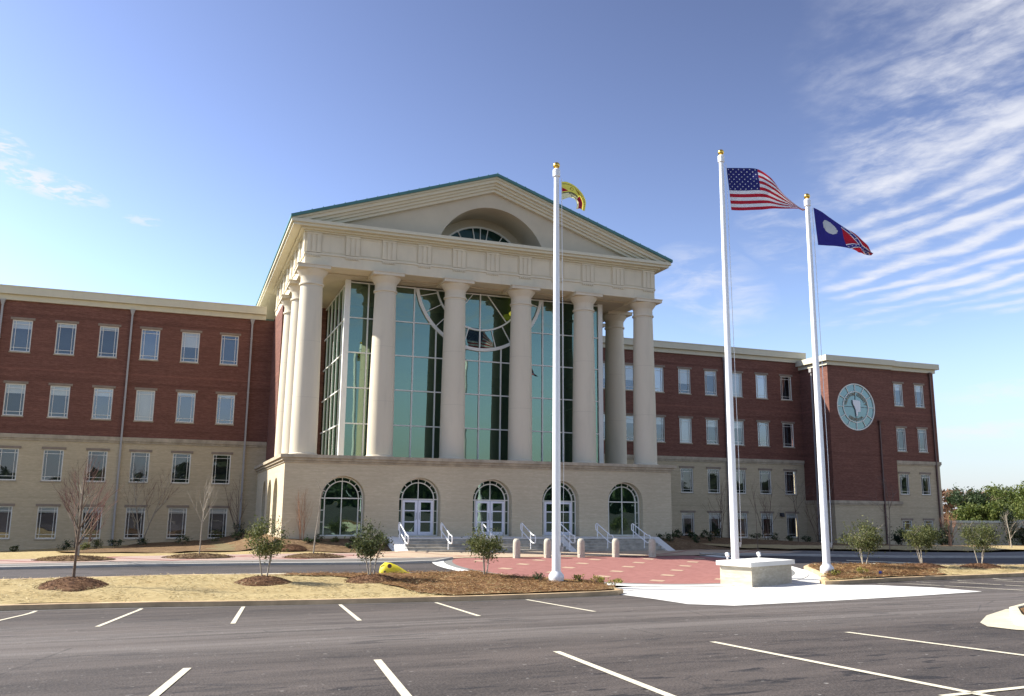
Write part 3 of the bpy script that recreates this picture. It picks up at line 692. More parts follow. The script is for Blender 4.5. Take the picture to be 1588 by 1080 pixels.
# --- windows: one prototype mesh per size, each window a part with pane / lintel / sill / blind
def make_window(w, h):
    fr = MB(); t = .065; y0, y1 = .04, .12
    fr.box(0, w, y0, y1, 0, t); fr.box(0, w, y0, y1, h-t, h); fr.box(0, t, y0, y1, t, h-t); fr.box(w-t, w, y0, y1, t, h-t)
    m = .03; ix, iz = .20, .26
    fr.box(ix, ix+m, .06, .09, t, h-t); fr.box(w-ix-m, w-ix, .06, .09, t, h-t)
    if h > 1.2:
        fr.box(t, ix, .06, .088, iz, iz+m); fr.box(ix+m, w-ix-m, .06, .088, iz, iz+m); fr.box(w-ix, w-t, .06, .088, iz, iz+m)
    for a, b in ((t, ix), (ix+m, w-ix-m), (w-ix, w-t)): fr.box(a, b, .06, .088, h-iz-m, h-iz)
    pn = MB(); pn.face([(t, .10, t), (w-t, .10, t), (w-t, .10, h-t), (t, .10, h-t)])
    li = MB(); li.box(-.13, w+.13, -.045, .17, h+.003, h+.17)
    si = MB(); si.box(-.04, w+.04, -.05, .15, -.09, -.003)
    bl = MB()
    nb = 14
    return fr, pn, li, si
protos = {}; wr = random.Random(17)
def mesh_of(mb, name, mat):
    me = bpy.data.meshes.new(name); me.from_pydata(mb.v, [], mb.f); me.materials.append(mat); me.update(); return me
def window(x, y, z0, z1, w, blind=0.0, seed=0):
    h = round(z1-z0, 3); key = (round(w, 3), h)
    if key not in protos:
        fr, pn, li, si = make_window(w, h)
        protos[key] = (mesh_of(fr, 'window', MT['frame']), [mesh_of(pn, 'pane', MT[q_]) for q_ in ('pane', 'pane2', 'pane3')], mesh_of(li, 'lintel', MT['lintel']), mesh_of(si, 'sill', MT['limestone']))
    ms = protos[key]
    o = bpy.data.objects.new('window', ms[0]); col.objects.link(o); o.parent = BLD
    o.location = Vector((x, y, z0)) - BLD.location
    for nm, me in zip(('pane', 'lintel', 'sill'), ms[1:]):
        if nm == 'pane': me = me[wr.choice((0, 0, 1, 1, 2))]
        c = bpy.data.objects.new(nm, me); col.objects.link(c); c.parent = o
    if blind > 0:
        kb = ('b', round(w, 3), round(h*blind, 2), h)
        if kb not in protos:
            b = MB(); n = max(3, int(h*blind/.05))
            for i in range(n): b.box(.068, w-.068, .125+.004*(i % 2), .14+.004*(i % 2), h-(i+1)*h*blind/n+.004, h-i*h*blind/n)
            protos[kb] = mesh_of(b, 'blind', MT['blind'])
        c = bpy.data.objects.new('blind', protos[kb]); col.objects.link(c); c.parent = o
    return o
rnd = random.Random(3)
BL3 = {4: .27, 5: .12, 6: .10}; BL2 = {4: .30, 5: .30, 6: .26}
for k, x in enumerate(XL):
    for r, (z0, z1) in enumerate(ROWS):
        b = {3: BL3.get(k, wr.choice((0, 0, .5, .95)) if k > 6 else .2), 2: BL2.get(k, wr.choice((.1, .6, .97)) if k > 6 else .3), 1: 0, 0: .19}[r]
        window(x, YW, z0, z1, WW, b)
for k, x in enumerate(XR):
    for r, (z0, z1) in enumerate(ROWS):
        window(x, YW, z0, z1, WW, {0: .24, 1: 0, 2: wr.choice((0, .3, .97)), 3: wr.choice((.97, .97, .6, .2))}[r] if k < 8 else (0.2 if r == 0 else 0))
for (a, b) in PW:
    for i, (z0, z1) in enumerate(PR): window(a, PY2, z0, z1, b-a, {0: .3}.get(i, 0))

# --- wing cornices, belts, roof
def wing_trim(x0, x1, yf, zt, back=86.2, ret_l=False, ret_r=False):
    m = MB()
    m.box(x0-(.5 if ret_l else 0), x1+(.5 if ret_r else 0), yf-.42, back, zt-.55, zt)
    m.box(x0-(.18 if ret_l else 0), x1+(.18 if ret_r else 0), yf-.16, back-.2, zt-.92, zt-.553)
    m.box(x0-(.53 if ret_l else 0), x1+(.53 if ret_r else 0), yf-.45, back+.1, zt-.06, zt+.02)
    return m
wing_trim(-42, 5.2, YW, 14.57).build('cornice', MT['fascia'], BLD)
wing_trim(29.2, 53.6, YW, 14.57).build('cornice', MT['fascia'], BLD)
m = MB(); zt = 13.80
m.box(PX0-.42, PXJ+.2, PY-.42, 86, zt-.50, zt); m.box(PX0-.15, PXJ+.1, PY-.15, 86, zt-.84, zt-.503)
m.box(PXJ+.203, PX1+.42, PY2-.42, 86, zt-.50, zt); m.box(PXJ+.103, PX1+.15, PY2-.15, 86, zt-.84, zt-.503)
m.build('cornice', MT['fascia'], BLD)
m = MB()
m.box(-42, 5.78, YW-.12, YW+.1, 4.42, 4.69); m.box(28.7, 53.08, YW-.12, YW+.1, 4.42, 4.69); m.box(-42, 5.78, YW-.06, YW+.1, 4.28, 4.417); m.box(28.7, 53.08, YW-.06, YW+.1, 4.28, 4.417)
m.box(PX0-.12, PXJ+.3, PY-.12, PY+.1, .86, 1.12); m.box(PX0-.06, PXJ+.24, PY-.06, PY+.1, .74, .857)
m.box(PX0-.12, PX0+.05, PY+.1, YW, .86, 1.12); m.box(PX0-.06, PX0+.05, PY+.1, YW, .74, .857)
m.box(PXJ+.003, PX1+.12, PY2-.12, PY2+.1, 4.46, 4.74); m.box(PXJ+.003, PX1+.06, PY2-.06, PY2+.1, 4.34, 4.457)
m.build('belt_course', MT['limestone'], BLD)
# downspouts
def downspout(x, y, ztop, zbot, mat, lean=0):
    m = MB(); m.box(x-.06, x+.06, y-.16, y-.05, zbot, ztop-.3)
    m.add([(x-.16, y-.26, ztop), (x+.16, y-.26, ztop), (x+.16, y-.02, ztop), (x-.16, y-.02, ztop), (x-.07, y-.17, ztop-.34), (x+.07, y-.17, ztop-.34), (x+.07, y-.04, ztop-.34), (x-.07, y-.04, ztop-.34)],
          [(0, 1, 2, 3), (4, 5, 6, 7), (0, 1, 5, 4), (1, 2, 6, 5), (2, 3, 7, 6), (3, 0, 4, 7)])
    for z in (zbot+2, zbot+6, zbot+10, zbot+14):
        if z < ztop-1: m.box(x-.08, x+.08, y-.17, y, z, z+.05)
    return m.build('downspout', mat, BLD)
for x in (-19.9, -11.9, -3.86, 4.27): downspout(x, YW-.02, 13.62, H(x, YW), MT['gutter'])
downspout(44.88, YW-.02, 13.62, H(44.9, YW), MT['gutter'])
downspout(58.47, PY-.0, 8.2, -3, MT['brown_metal']); downspout(64.95, PY2, 13.0, -3, MT['brown_metal'])
m = MB(); m.box(PX0-.16, PX0-.05, 64.35, 64.47, -2.8, 12.6); m.box(PX0-.26, PX0-.02, 64.25, 64.57, 12.55, 12.9); m.build('downspout', MT['gutter'], BLD)
m = MB(); m.box(50.2+.0, 50.55, YW-.22, YW-.003, -.28, .02); m.box(50.24, 50.51, YW-.30, YW-.22, -.34, -.1)
m.build('wall_lamp', MT['dark_metal'], BLD)

# --- podium of the portico
Y0 = 49.0; YG = Y0+.5
XP0, XP1 = 5.30, 29.05
AC = [C0+4.33*k for k in (-2, -1, 0, 1, 2)]
m = MB()
arch_wall(m, Y0, XP0, XP1, -1.62, 2.46, [(c, 1.2, .57, -1.46) for c in AC], depth=.55)
SA = [(53.15, 1.15, .6, -1.46), (56.75, 1.15, .6, -1.46), (60.35, 1.15, .6, -1.46)]
arch_wall(m, XP0, Y0, YW, -2.4, 2.46, SA, axis='y', depth=.5); arch_wall(m, XP1, Y0, YW, -2.6, 2.46, SA, axis='y', depth=.5, out=1)
m.build('podium_wall', MT['cream_light'], BLD)
m = MB()   # cornice of the podium: three fillets, then the terrace slab
for d, z0, z1 in ((.06, 2.44, 2.56), (.16, 2.563, 2.70), (.27, 2.703, 2.88)):
    m.box(XP0-d, XP1+d, Y0-d, YW-.01, z0, z1)
m.build('podium_cornice', MT['limestone'], BLD)
def arch_window(c, yg, door, axis='x', fixx=None):
    """arched glazing: frame with outer band of small lights; door: a pair of white doors below"""
    fr = MB(); ro, ri, zs, zb = 1.19, .93, .57, -1.44
    f = (lambda u, y, z: (c+u, yg+y, z)) if axis == 'x' else (lambda u, y, z: (yg-y*(1 if fixx is None else fixx)*-1, c+u, z))
    def bar(u0, z0, u1, z1, w, y0=-.03, y1=.05):
        d = Vector((u1-u0, z1-z0)).normalized(); nx, nz = -d.y*w/2, d.x*w/2
        P = [(u0+nx, z0+nz), (u1+nx, z1+nz), (u1-nx, z1-nz), (u0-nx, z0-nz)]
        vs = [f(a, y0, b) for a, b in P]+[f(a, y1, b) for a, b in P]
        fr.add(vs, [(0, 1, 2, 3), (7, 6, 5, 4), (0, 4, 5, 1), (1, 5, 6, 2), (2, 6, 7, 3), (3, 7, 4, 0)])
    for r, w in ((ro-.03, .07), (ri, .055)):
        n = 22
        for k in range(n):
            a, b = PI*k/n, PI*(k+1)/n; bar(-r*math.cos(a), zs+r*math.sin(a), -r*math.cos(b), zs+r*math.sin(b), w)
    for t in (22, 45, 67, 90, 113, 135, 158): bar(ri*math.cos(R(t)), zs+ri*math.sin(R(t)), ro*math.cos(R(t)), zs+ro*math.sin(R(t)), .035, -.02, .04)
    for s in (-1, 1):
        bar(s*(ro-.03), zb, s*(ro-.03), zs, .07); bar(s*ri, zb, s*ri, zs, .055)
        for z in (-.08, -.72): bar(s*ri, z, s*ro, z, .035, -.02, .04)
    bar(-ro, zs, ro, zs, .06, -.035, .055); bar(0, zs, 0, zs+ri, .04, -.02, .04); bar(-ro, zb, ro, zb, .07, -.04, .055)
    if not door: bar(0, zb, 0, zs, .045, -.02, .04)
    nm = 'arched_window'
    o = fr.build(nm, MT['frame'], BLD)
    g = MB(); P = arch_profile(0, ro, zs, zb, 24); vs = [f(a, .03, z) for a, z in P]; g.add(vs, [tuple(range(len(vs)))])
    g.build('pane', MT['door_glass'], o)
    if door:
        for s in (-1, 1):
            d = MB()
            def db(a, b, z0, z1, y0=-.06, y1=.02):
                vs = [f(x, y, z) for x in (s*a, s*b) for y in (y0, y1) for z in (z0, z1)]
                d.add(vs, [(0, 1, 3, 2), (4, 6, 7, 5), (0, 4, 5, 1), (2, 3, 7, 6), (0, 2, 6, 4), (1, 5, 7, 3)])
            db(.012, .17, zb+.02, .52); db(.76, .90, zb+.02, .52); db(.17, .76, zb+.02, zb+.20); db(.17, .76, .40, .52)
            db(.17, .76, -.10, -.04); db(.17, .76, -.72, -.66)
            do = d.build('door', MT['white_frame'], BLD)
            h = MB(); hx = s*.10
            h.path([f(hx, -.06, -.55), f(hx, -.13, -.52), f(hx, -.13, -.20), f(hx, -.06, -.17)], .014, 6); h.build('handle', MT['gutter'], do)
for i, c in enumerate(AC): arch_window(c, YG, i in (1, 2, 3))
for (yc, r, zs, zb) in SA:
    arch_window(yc, XP0+.45, False, axis='y', fixx=1)
m = MB(); m.box(5.9, 28.4, 51.2, 51.3, -1.6, 2.4); m.box(6.6, 6.7, 51.3, 65, -1.6, 2.4); m.box(XP0+.3, XP1-.3, Y0+.3, YW, -1.62, -1.5)
m.build('interior', MT['interior'], BLD)

# --- columns (Tuscan: base ring hidden by the podium, tapering shaft, astragal, echinus, square abacus)
YC = 50.25; ZT = 2.88; ZA = 13.70
def make_column():
    m = MB(); prof = [(.80, 0), (.80, .10), (.75, .14)]
    Hs = ZA-ZT
    n = 10
    for k in range(n+1):
        t = k/n; prof.append((.745-.115*(t**1.6), .14+t*(Hs-1.12-.14)))
    prof += [(.70, Hs-1.10), (.71, Hs-1.05), (.70, Hs-1.0), (.635, Hs-.98), (.635, Hs-.62), (.66, Hs-.58), (.70, Hs-.52), (.80, Hs-.38), (.875, Hs-.27), (.885, Hs-.22)]
    m.lathe(prof, 0, 0, 40)
    me = bpy.data.meshes.new('column'); me.from_pydata(m.v, [], m.f); me.materials.append(MT['column'])
    me.polygons.foreach_set('use_smooth', [True]*len(me.polygons)); me.set_sharp_from_angle(angle=R(38)); me.update()
    a = MB(); a.box(-.93, .93, -.93, .93, Hs-.22, Hs-.055); a.box(-.97, .97, -.97, .97, Hs-.052, Hs)
    return me, mesh_of(a, 'abacus', MT['column'])
cme, ame = make_column()
CXS = [C0+4.315*(k-2.5) for k in range(6)]
cols_ = [(x, YC) for x in CXS] + [(x, y) for x in (CXS[0], CXS[-1]) for y in (54.35, 58.45)]
for x, y in cols_:
    o = bpy.data.objects.new('column', cme); col.objects.link(o); o.parent = BLD; o.location = Vector((x, y, ZT))-BLD.location
    o['group'] = 'portico columns'
    a = bpy.data.objects.new('abacus', ame); col.objects.link(a); a.parent = o

# --- entablature
XE0, XE1 = C0-11.32, C0+11.32; YE = 49.6; YB = 66.0
def ringbox(m, d, z0, z1, inner=1.3, yb=YB):
    m.box(XE0-d, XE1+d, YE-d, YE+inner, z0, z1); m.box(XE0-d, XE0+inner, YE+inner, yb, z0, z1); m.box(XE1-inner, XE1+d, YE+inner, yb, z0, z1)
m = MB(); ringbox(m, 0, ZA, 14.33); ringbox(m, .055, 14.333, 14.43); m.build('architrave', MT['stucco'], BLD)
m = MB(); ringbox(m, 0, 14.433, 15.63)
# sunk panels are framed by proud fillets
def fillet_panel(m, a, b, axis):
    z0, z1, t, d = 14.52, 15.54, .045, .03
    for (u0, u1, c0, c1) in ((a, b, z0, z0+t), (a, b, z1-t, z1), (a, a+t, z0+t, z1-t), (b-t, b, z0+t, z1-t)):
        if axis == 'f': m.box(u0, u1, YE-d, YE+.01, c0, c1)
        elif axis == 'l': m.box(XE0-d, XE0+.01, u0, u1, c0, c1)
        else: m.box(XE1-.01, XE1+d, u0, u1, c0, c1)
TX = [C0+2.157*(k-5) for k in range(11)]; TX[0] = XE0+.46; TX[-1] = XE1-.46
TY = [YE+.46+2.08*k for k in range(8)]
for a, b in zip(TX, TX[1:]): fillet_panel(m, a+.45, b-.45, 'f')
for a, b in zip(TY, TY[1:]): fillet_panel(m, a+.45, b-.45, 'l'); fillet_panel(m, a+.45, b-.45, 'r')
m.build('frieze', MT['stucco'], BLD)
def triglyph(side, c):
    m = MB()
    def bx(u0, u1, d0, d1, z0, z1):
        if side == 'f': m.box(c+u0, c+u1, YE-d1, YE-d0, z0, z1)
        elif side == 'l': m.box(XE0-d1, XE0-d0, c+u0, c+u1, z0, z1)
        else: m.box(XE1+d0, XE1+d1, c+u0, c+u1, z0, z1)
    for k in range(3): u = -.40+.285*k; bx(u, u+.19, .003, .075, 14.45, 15.50)
    bx(-.43, .43, .003, .085, 15.503, 15.62); bx(-.43, .43, .003, .04, 14.45, 15.50)
    bx(-.40, .40, .003, .065, 14.28, 14.325)
    for k in range(6): u = -.37+.137*k; bx(u, u+.075, .003, .06, 14.20, 14.277)
    m.build('triglyph', MT['stucco'], BLD)
for x in TX: triglyph('f', x)
for y in TY: triglyph('l', y); triglyph('r', y)
# soffit of the porch
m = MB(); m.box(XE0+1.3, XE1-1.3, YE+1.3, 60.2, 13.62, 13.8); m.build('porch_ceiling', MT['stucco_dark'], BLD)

# --- horizontal cornice
XC0, XC1, YCF = 4.93, 29.41, 48.92
m = MB()
ringbox(m, .12, 15.633, 15.72); ringbox(m, .30, 15.723, 15.83)
m.box(XC0+.12, XC1-.12, YCF+.12, YE+.5, 15.833, 15.98); m.box(XC0+.12, XE0+1, YE+.5, 76, 15.833, 15.98); m.box(XE1-1, XC1-.12, YE+.5, 76, 15.833, 15.98)
m.box(XC0, XC1, YCF, YE+.5, 15.983, 16.17); m.box(XC0, XE0+1, YE+.5, 76, 15.983, 16.17); m.box(XE1-1, XC1, YE+.5, 76, 15.983, 16.17)
m.build('cornice', MT['fascia'], BLD)
# --- raking cornice: stepped bands following the gable
ZR = 20.42; SL = (ZR-16.24)/(C0-XC0)
m = MB()
def rake(d0, d1, yf, inset=0):
    xl, xr = XC0+inset, XC1-inset
    zt = ZR-d0; zb = ZR-d1
    zl = lambda x, z: z-abs(x-C0)*SL
    lo = 16.175
    # left and right sloping bars, clipped at the horizontal cornice
    for s, xe in ((-1, xl), (1, xr)):
        pts = [(C0, zt), (C0, zb)]
        xb = C0+s*min(abs(xe-C0), (zb-lo)/SL)
        pts.append((xb, zl(xb, zb)))
        if abs(xb-C0) < abs(xe-C0): 
            xt = C0+s*min(abs(xe-C0), (zt-lo)/SL); pts.append((xe if abs(xe-C0) < (zt-lo)/SL else xt, lo))
        xt = C0+s*min(abs(xe-C0), (zt-lo)/SL)
        if zl(xt, zt) > lo+.002: pts.append((xt, zl(xt, zt)))
        m.prism(pts, yf, YE+.1)
rake(.0, .16, 48.95); rake(.163, .36, 49.06, .1); rake(.363, .52, 49.22, .3); rake(.523, .68, 49.34, .4); rake(.683, .86, 49.47, .5)
m.build('raking_cornice', MT['fascia'], BLD)
# --- tympanum with the deep lunette
m = MB(); zc = 14.95; rl = 3.62
zl0 = 16.17
ctop = lambda u: max(zl0+.01, ZR-.6-abs(u-C0)*SL)
half = math.sqrt(rl*rl-(zl0-zc)**2); a0 = math.asin((zl0-zc)/rl)
P = [(C0-rl*math.cos(a0+(PI-2*a0)*k/36), zc+rl*math.sin(a0+(PI-2*a0)*k/36)) for k in range(37)]
YT = 49.72
xe = C0-(ZR-.6-zl0)/SL
m.face([(xe, YT, zl0), (P[0][0], YT, zl0), (P[0][0], YT, ctop(P[0][0]))]); m.face([(P[-1][0], YT, zl0), (2*C0-xe, YT, zl0), (P[-1][0], YT, ctop(P[-1][0]))])
for (a, za), (b, zb) in zip(P, P[1:]): m.face([(a, YT, za), (b, YT, zb), (b, YT, ctop(b)), (a, YT, ctop(a))])
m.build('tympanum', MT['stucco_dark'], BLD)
m = MB()
YL = 52.1
for (a, za), (b, zb) in zip(P, P[1:]): m.face([(a, YT, za), (b, YT, zb), (b, YL+.1, zb), (a, YL+.1, za)])
m.face([(P[0][0], YT, zl0), (P[-1][0], YT, zl0), (P[-1][0], YL+.1, zl0), (P[0][0], YL+.1, zl0)])
# back wall of the recess around the glass
rg = 3.13
Q = [(C0-rg*math.cos(PI*k/36), zc+rg*math.sin(PI*k/36)) for k in range(37)]
O = [(C0-rl*1.02*math.cos(PI*k/36), zc+rl*1.02*math.sin(PI*k/36)) for k in range(37)]
for k in range(36): m.face([(Q[k][0], YL, Q[k][1]), (Q[k+1][0], YL, Q[k+1][1]), (O[k+1][0], YL, O[k+1][1]), (O[k][0], YL, O[k][1])])
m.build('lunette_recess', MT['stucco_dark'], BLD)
m = MB()
for k in range(36):
    pts = [Q[k], Q[k+1], (C0+(Q[k+1][0]-C0)*.965, zc+(Q[k+1][1]-zc)*.965), (C0+(Q[k][0]-C0)*.965, zc+(Q[k][1]-zc)*.965)]
    m.prism(pts, YL-.03, YL+.06)
for t in range(20, 161, 20):
    d = Vector((math.cos(R(t)), math.sin(R(t)))); nrm = Vector((-d.y, d.x))*.03
    p0, p1 = d*.6, d*rg*.97
    m.prism([(C0+p.x, zc+p.y) for p in (p0+nrm, p1+nrm, p1-nrm, p0-nrm)], YL-.02, YL+.04)
m.prism([(C0-.03, zc+.6), (C0+.03, zc+.6), (C0+.03, zc+rg*.97), (C0-.03, zc+rg*.97)], YL-.022, YL+.042)
lw = m.build('lunette_window', MT['frame'], BLD)
m = MB(); m.add([(a, YL+.05, z) for a, z in Q], [tuple(range(37))]); m.build('pane', MT['dark_glass'], lw)
# --- roof
m = MB()
ov = .10
zr = ZR+.12
xl, xr = XC0-.06, XC1+.06
yl = 48.82
el = zr-(C0-xl)*SL; tk = .17
m.prism([(xl, el), (C0, zr), (xr, el), (xr, el-tk), (C0, zr-tk), (xl, el-tk)], yl, 84)
for k in range(-19, 20):
    x = C0+k*.62; z = zr-abs(x-C0)*SL
    m.box(x-.02, x+.02, yl+.01, 84, z-.02, z+.05)
m.build('roof', MT['green_roof'], BLD)
m = MB(); m.box(XC0+.15, XE0+2, YE+.8, 76, 16.173, 16.2); m.prism([(XC0+.3, 16.2), (C0, ZR-.25), (XC1-.3, 16.2)], 83.9, 84.0); m.build('gable_wall', MT['stucco'], BLD)

# --- glass box behind the columns
YV = 51.9; XG0, XG1 = C0-8.42, C0+8.42
m = MB()
vx = [C0+1.43*k for k in range(-5, 6)]; hz = [2.92, 4.95, 7.08, 9.20, 11.32, 13.50]
rz_c, rr_o, rr_i = 14.10, 4.18, 2.92
def bar2(m, x0, z0, x1, z1, w, y0, y1):
    d = Vector((x1-x0, z1-z0)).normalized(); nx, nz = -d.y*w/2, d.x*w/2
    m.prism([(x0+nx, z0+nz), (x1+nx, z1+nz), (x1-nx, z1-nz), (x0-nx, z0-nz)], y0, y1)
for x in vx:
    d = rr_o**2-(x-C0)**2
    zt = 13.55 if d < 0 or abs(x-C0) < .1 else min(13.55, rz_c-math.sqrt(d))
    m.box(x-.04, x+.04, YV-.07, YV+.05, 2.9, zt)
for z in hz:
    if z in (11.32,):
        dx = math.sqrt(rr_o**2-(rz_c-z)**2)
        m.box(XG0, C0-dx, YV-.065, YV+.045, z-.03, z+.03); m.box(C0+dx, XG1, YV-.065, YV+.045, z-.03, z+.03)
    else: m.box(XG0, XG1, YV-.065, YV+.045, z-.035, z+.035)
m.box(XG0-.16, XG0+.16, YV-.12, YV+.2, 2.88, 13.62); m.box(XG1-.16, XG1+.16, YV-.12, YV+.2, 2.88, 13.62)
n = 60
for rr, w, dd in ((rr_o, .20, .13), (rr_i, .10, .10)):
    for k in range(n):
        a, b = PI+PI*k/n, PI+PI*(k+1)/n
        p = (C0+rr*math.cos(a), rz_c+rr*math.sin(a)); q = (C0+rr*math.cos(b), rz_c+rr*math.sin(b))
        if max(p[1], q[1]) > 13.6: continue
        bar2(m, p[0], p[1], q[0], q[1], w, YV-dd, YV+.05)
for t in range(195, 346, 15):
    c, s = math.cos(R(t)), math.sin(R(t))
    r0 = rr_i
    bar2(m, C0+r0*c, rz_c+r0*s, C0+rr_o*c, rz_c+rr_o*s, .05, YV-.075, YV+.04)
for t in (232, 308): c, s = math.cos(R(t)), math.sin(R(t)); bar2(m, C0+.8*c, rz_c+.8*s, C0+rr_i*c, rz_c+rr_i*s, .05, YV-.075, YV+.04)
# side faces
for X, s in ((XG0, -1), (XG1, 1)):
    for k in range(1, 6): y = YV+1.43*k; m.box(X-.06, X+.06, y-.03, y+.03, 2.9, 13.55)
    for z in hz: m.box(X-.055, X+.055, YV+.2, 60.2, z-.035, z+.035)
gb = m.build('curtain_wall', MT['curtain_frame'], BLD)
m = MB(); rg_ = random.Random(5)
# one slightly tilted sheet per bay, so the reflections break at the mullions
xs2 = [XG0]+vx+[XG1]
for a, b in zip(xs2, xs2[1:]):
    for c, d in zip(hz, hz[1:]):
        t1, t2 = rg_.uniform(-.004, .004), rg_.uniform(-.004, .004)
        m.face([(a, YV-t1, c), (b, YV+t1, c), (b, YV+t1+t2, d), (a, YV-t1+t2, d)])
for X in (XG0, XG1):
    ysx = [YV+1.43*k for k in range(0, 6)]+[60.2]
    for a, b in zip(ysx, ysx[1:]):
        for c, d in zip(hz, hz[1:]): m.face([(X, a, c), (X, b, c), (X, b, d), (X, a, d)])
m.build('pane', MT['green_glass'], gb, fixn=False)
m = MB(); m.box(XG0+1.2, XG1-1.2, 58.5, 58.6, 2.9, 13.6); m.box(XG0+.2, XG1-.2, YV+.3, 58.5, 2.89, 2.95); m.box(XG0+.2, XG1-.2, YV+2.5, 58.5, 8.6, 8.9)
m.build('interior', MT['interior'], BLD)
M = Mat('yellow_pendant_lamp'); M.p.inputs['Emission Color'].default_value = (.9, .85, .1, 1); M.p.inputs['Emission Strength'].default_value = .15; M.base((.8, .75, .1), .5)  # yellow painted lamp, not burning; a faint glow is put into its surface
m = MB(); m.lathe([(.05, 12.55), (.30, 12.5), (.42, 12.36), (.40, 12.24), (.2, 12.18)], 19.35, YV-.6, 24); m.tube((19.35, YV-.6, 12.5), (19.35, YV-.6, 13.65), .015)
m.build('porch_lamp', M.m, BLD, smooth=True)

# --- round county emblem on the pavilion
EM = MB(); n = 64; ex, ez = sc_
EM.add([(ex+sr*math.cos(2*PI*k/n), PY+.12, ez+sr*math.sin(2*PI*k/n)) for k in range(n)], [tuple(range(n))])
emb = EM.build('round_emblem', MT['teal_glass'], BLD)
m = MB()
def ringseg(m, r0, r1, y0, y1, n=64):
    for k in range(n):
        a, b = 2*PI*k/n, 2*PI*(k+1)/n
        m.prism([(ex+r0*math.cos(a), ez+r0*math.sin(a)), (ex+r1*math.cos(a), ez+r1*math.sin(a)), (ex+r1*math.cos(b), ez+r1*math.sin(b)), (ex+r0*math.cos(b), ez+r0*math.sin(b))], y0, y1)
ringseg(m, sr-.07, sr+.02, PY+.02, PY+.15); ringseg(m, 1.34, 1.41, PY+.05, PY+.15)
for k in range(12):
    t = R(30*k+0); c, s = math.cos(t), math.sin(t); bar2(m, ex+1.4*c, ez+1.4*s, ex+(sr-.05)*c, ez+(sr-.05)*s, .055, PY+.05, PY+.15)
m.build('emblem_frame', MT['frame'], emb)
m = MB(); m.box(ex-1.34, ex+1.34, PY+.09, PY+.13, ez-.02, ez+.02); m.box(ex-.02, ex+.02, PY+.085, PY+.128, ez-1.34, ez+1.34); m.build('emblem_cross', MT['dark_metal'], emb)
m = MB()
cs = [(-.36, .62), (.10, .60), (.44, .55), (.50, .30), (.46, .28), (.46, -.42), (.12, -.45), (.13, -.62), (.10, -.84), (-.02, -.80), (-.06, -.30), (-.20, .02), (-.34, .28)]
m.prism([(ex+a*.98, ez+b) for a, b in cs], PY+.0, PY+.07); m.build('county_map', MT['white_paint'], emb)
MT['letters'] = mat_plain('bronze_letters', (.30, .25, .17), .05, 3, .4, .5, 0)
def letter_ring(text, radius, start, step, size, flip=False):
    mb = MB(); dg = bpy.context.evaluated_depsgraph_get()
    for i, ch in enumerate(text):
        if ch == ' ': continue
        cu = bpy.data.curves.new('letter', 'FONT'); cu.body = ch; cu.size = size; cu.extrude = .015; cu.align_x = 'CENTER'; cu.align_y = 'CENTER'; cu.offset = .006
        ob = bpy.data.objects.new('letter', cu); col.objects.link(ob); dg.update()
        bpy.context.view_layer.update(); dg = bpy.context.evaluated_depsgraph_get()
        me = bpy.data.meshes.new_from_object(ob.evaluated_get(dg))
        a = R(start+step*i); rot = (a-PI/2) if not flip else (a+PI/2)
        c, s = math.cos(rot), math.sin(rot)
        vs = [(ex+radius*math.cos(a)+v.co.x*c-v.co.y*s, PY+.06-v.co.z, ez+radius*math.sin(a)+v.co.x*s+v.co.y*c) for v in me.vertices]
        mb.add(vs, [tuple(p.vertices) for p in me.polygons])
        bpy.data.objects.remove(ob); bpy.data.curves.remove(cu); bpy.data.meshes.remove(me)
    return mb
mb = letter_ring('CLAYTON COUNTY', 1.14, 166, -11.7, .36); mb2 = letter_ring('GEORGIA', 1.14, 235, 11.7, .36, True); mb.add(mb2.v, mb2.f)
mb.build('lettering', MT['letters'], emb)

# ------------------------------------------------------------------ entrance steps and rails
ST = empty('entrance_steps', (18.6, 46, -2.2), 'wide grey stone entrance steps below the three glass doors', 'steps')
m = MB(); NST = 5; YS0 = 46.85; TR = .37; ZL = -1.50
m.box(11.3, 26.4, YS0, Y0+.02, -2.4, ZL-.06)
for k in range(1, NST): m.box(11.3, 26.4, YS0-TR*k, YS0-TR*(k-1)-.0, -2.5, ZL-.145*k-.04)
m.build('risers', MT['step'], ST)
m = MB(); m.box(11.28, 26.42, YS0-.03, Y0+.02, ZL-.06, ZL)
m.build('landing_slab', MT['conc_white'], ST)
m = MB()
for k in range(1, NST): m.box(11.29, 26.41, YS0-TR*k-.02, YS0-TR*(k-1)-.032, ZL-.145*k-.04, ZL-.145*k)
m.build('treads', MT['step'], ST)
for (a, b) in ((10.75, 11.32), (15.45, 15.85), (20.35, 20.75), (26.38, 26.9)):
    m = MB(); m.prism([(Y0, -2.5), (Y0, ZL+.03), (YS0+.1, ZL+.03), (YS0-TR*4.2, ZL-.145*4.2+.03), (YS0-TR*5.2, ZL-.145*5+.03), (YS0-TR*5.2, -2.5)], a, b, axis='x')
    m.build('cheek_wall', MT['conc_white'], ST)
RL = empty('handrail', (11.2, 46.8, -1.5), 'white pipe handrail on the leftmost cheek wall of the steps', 'handrail', 'white handrails on the entrance steps')
m = MB(); yt, yb = 46.9, 44.95; zt_, zb_ = -.70, -1.30; x = 11.2; dz = .42
m.path([(x, yt, zt_-dz), (x, yt+.16, zt_-dz+.08), (x, yt+.16, zt_-.05), (x, yt, zt_), (x, yb+.3, zb_), (x, yb, zb_-.02), (x, yb-.08, zb_-.1), (x, yb-.08, zb_-dz+.06), (x, yb+.02, zb_-dz), (x, yb+.3, zb_-dz), (x, yt, zt_-dz)], .03, 8)
m.build('rail', MT['white_paint'], RL, smooth=True)
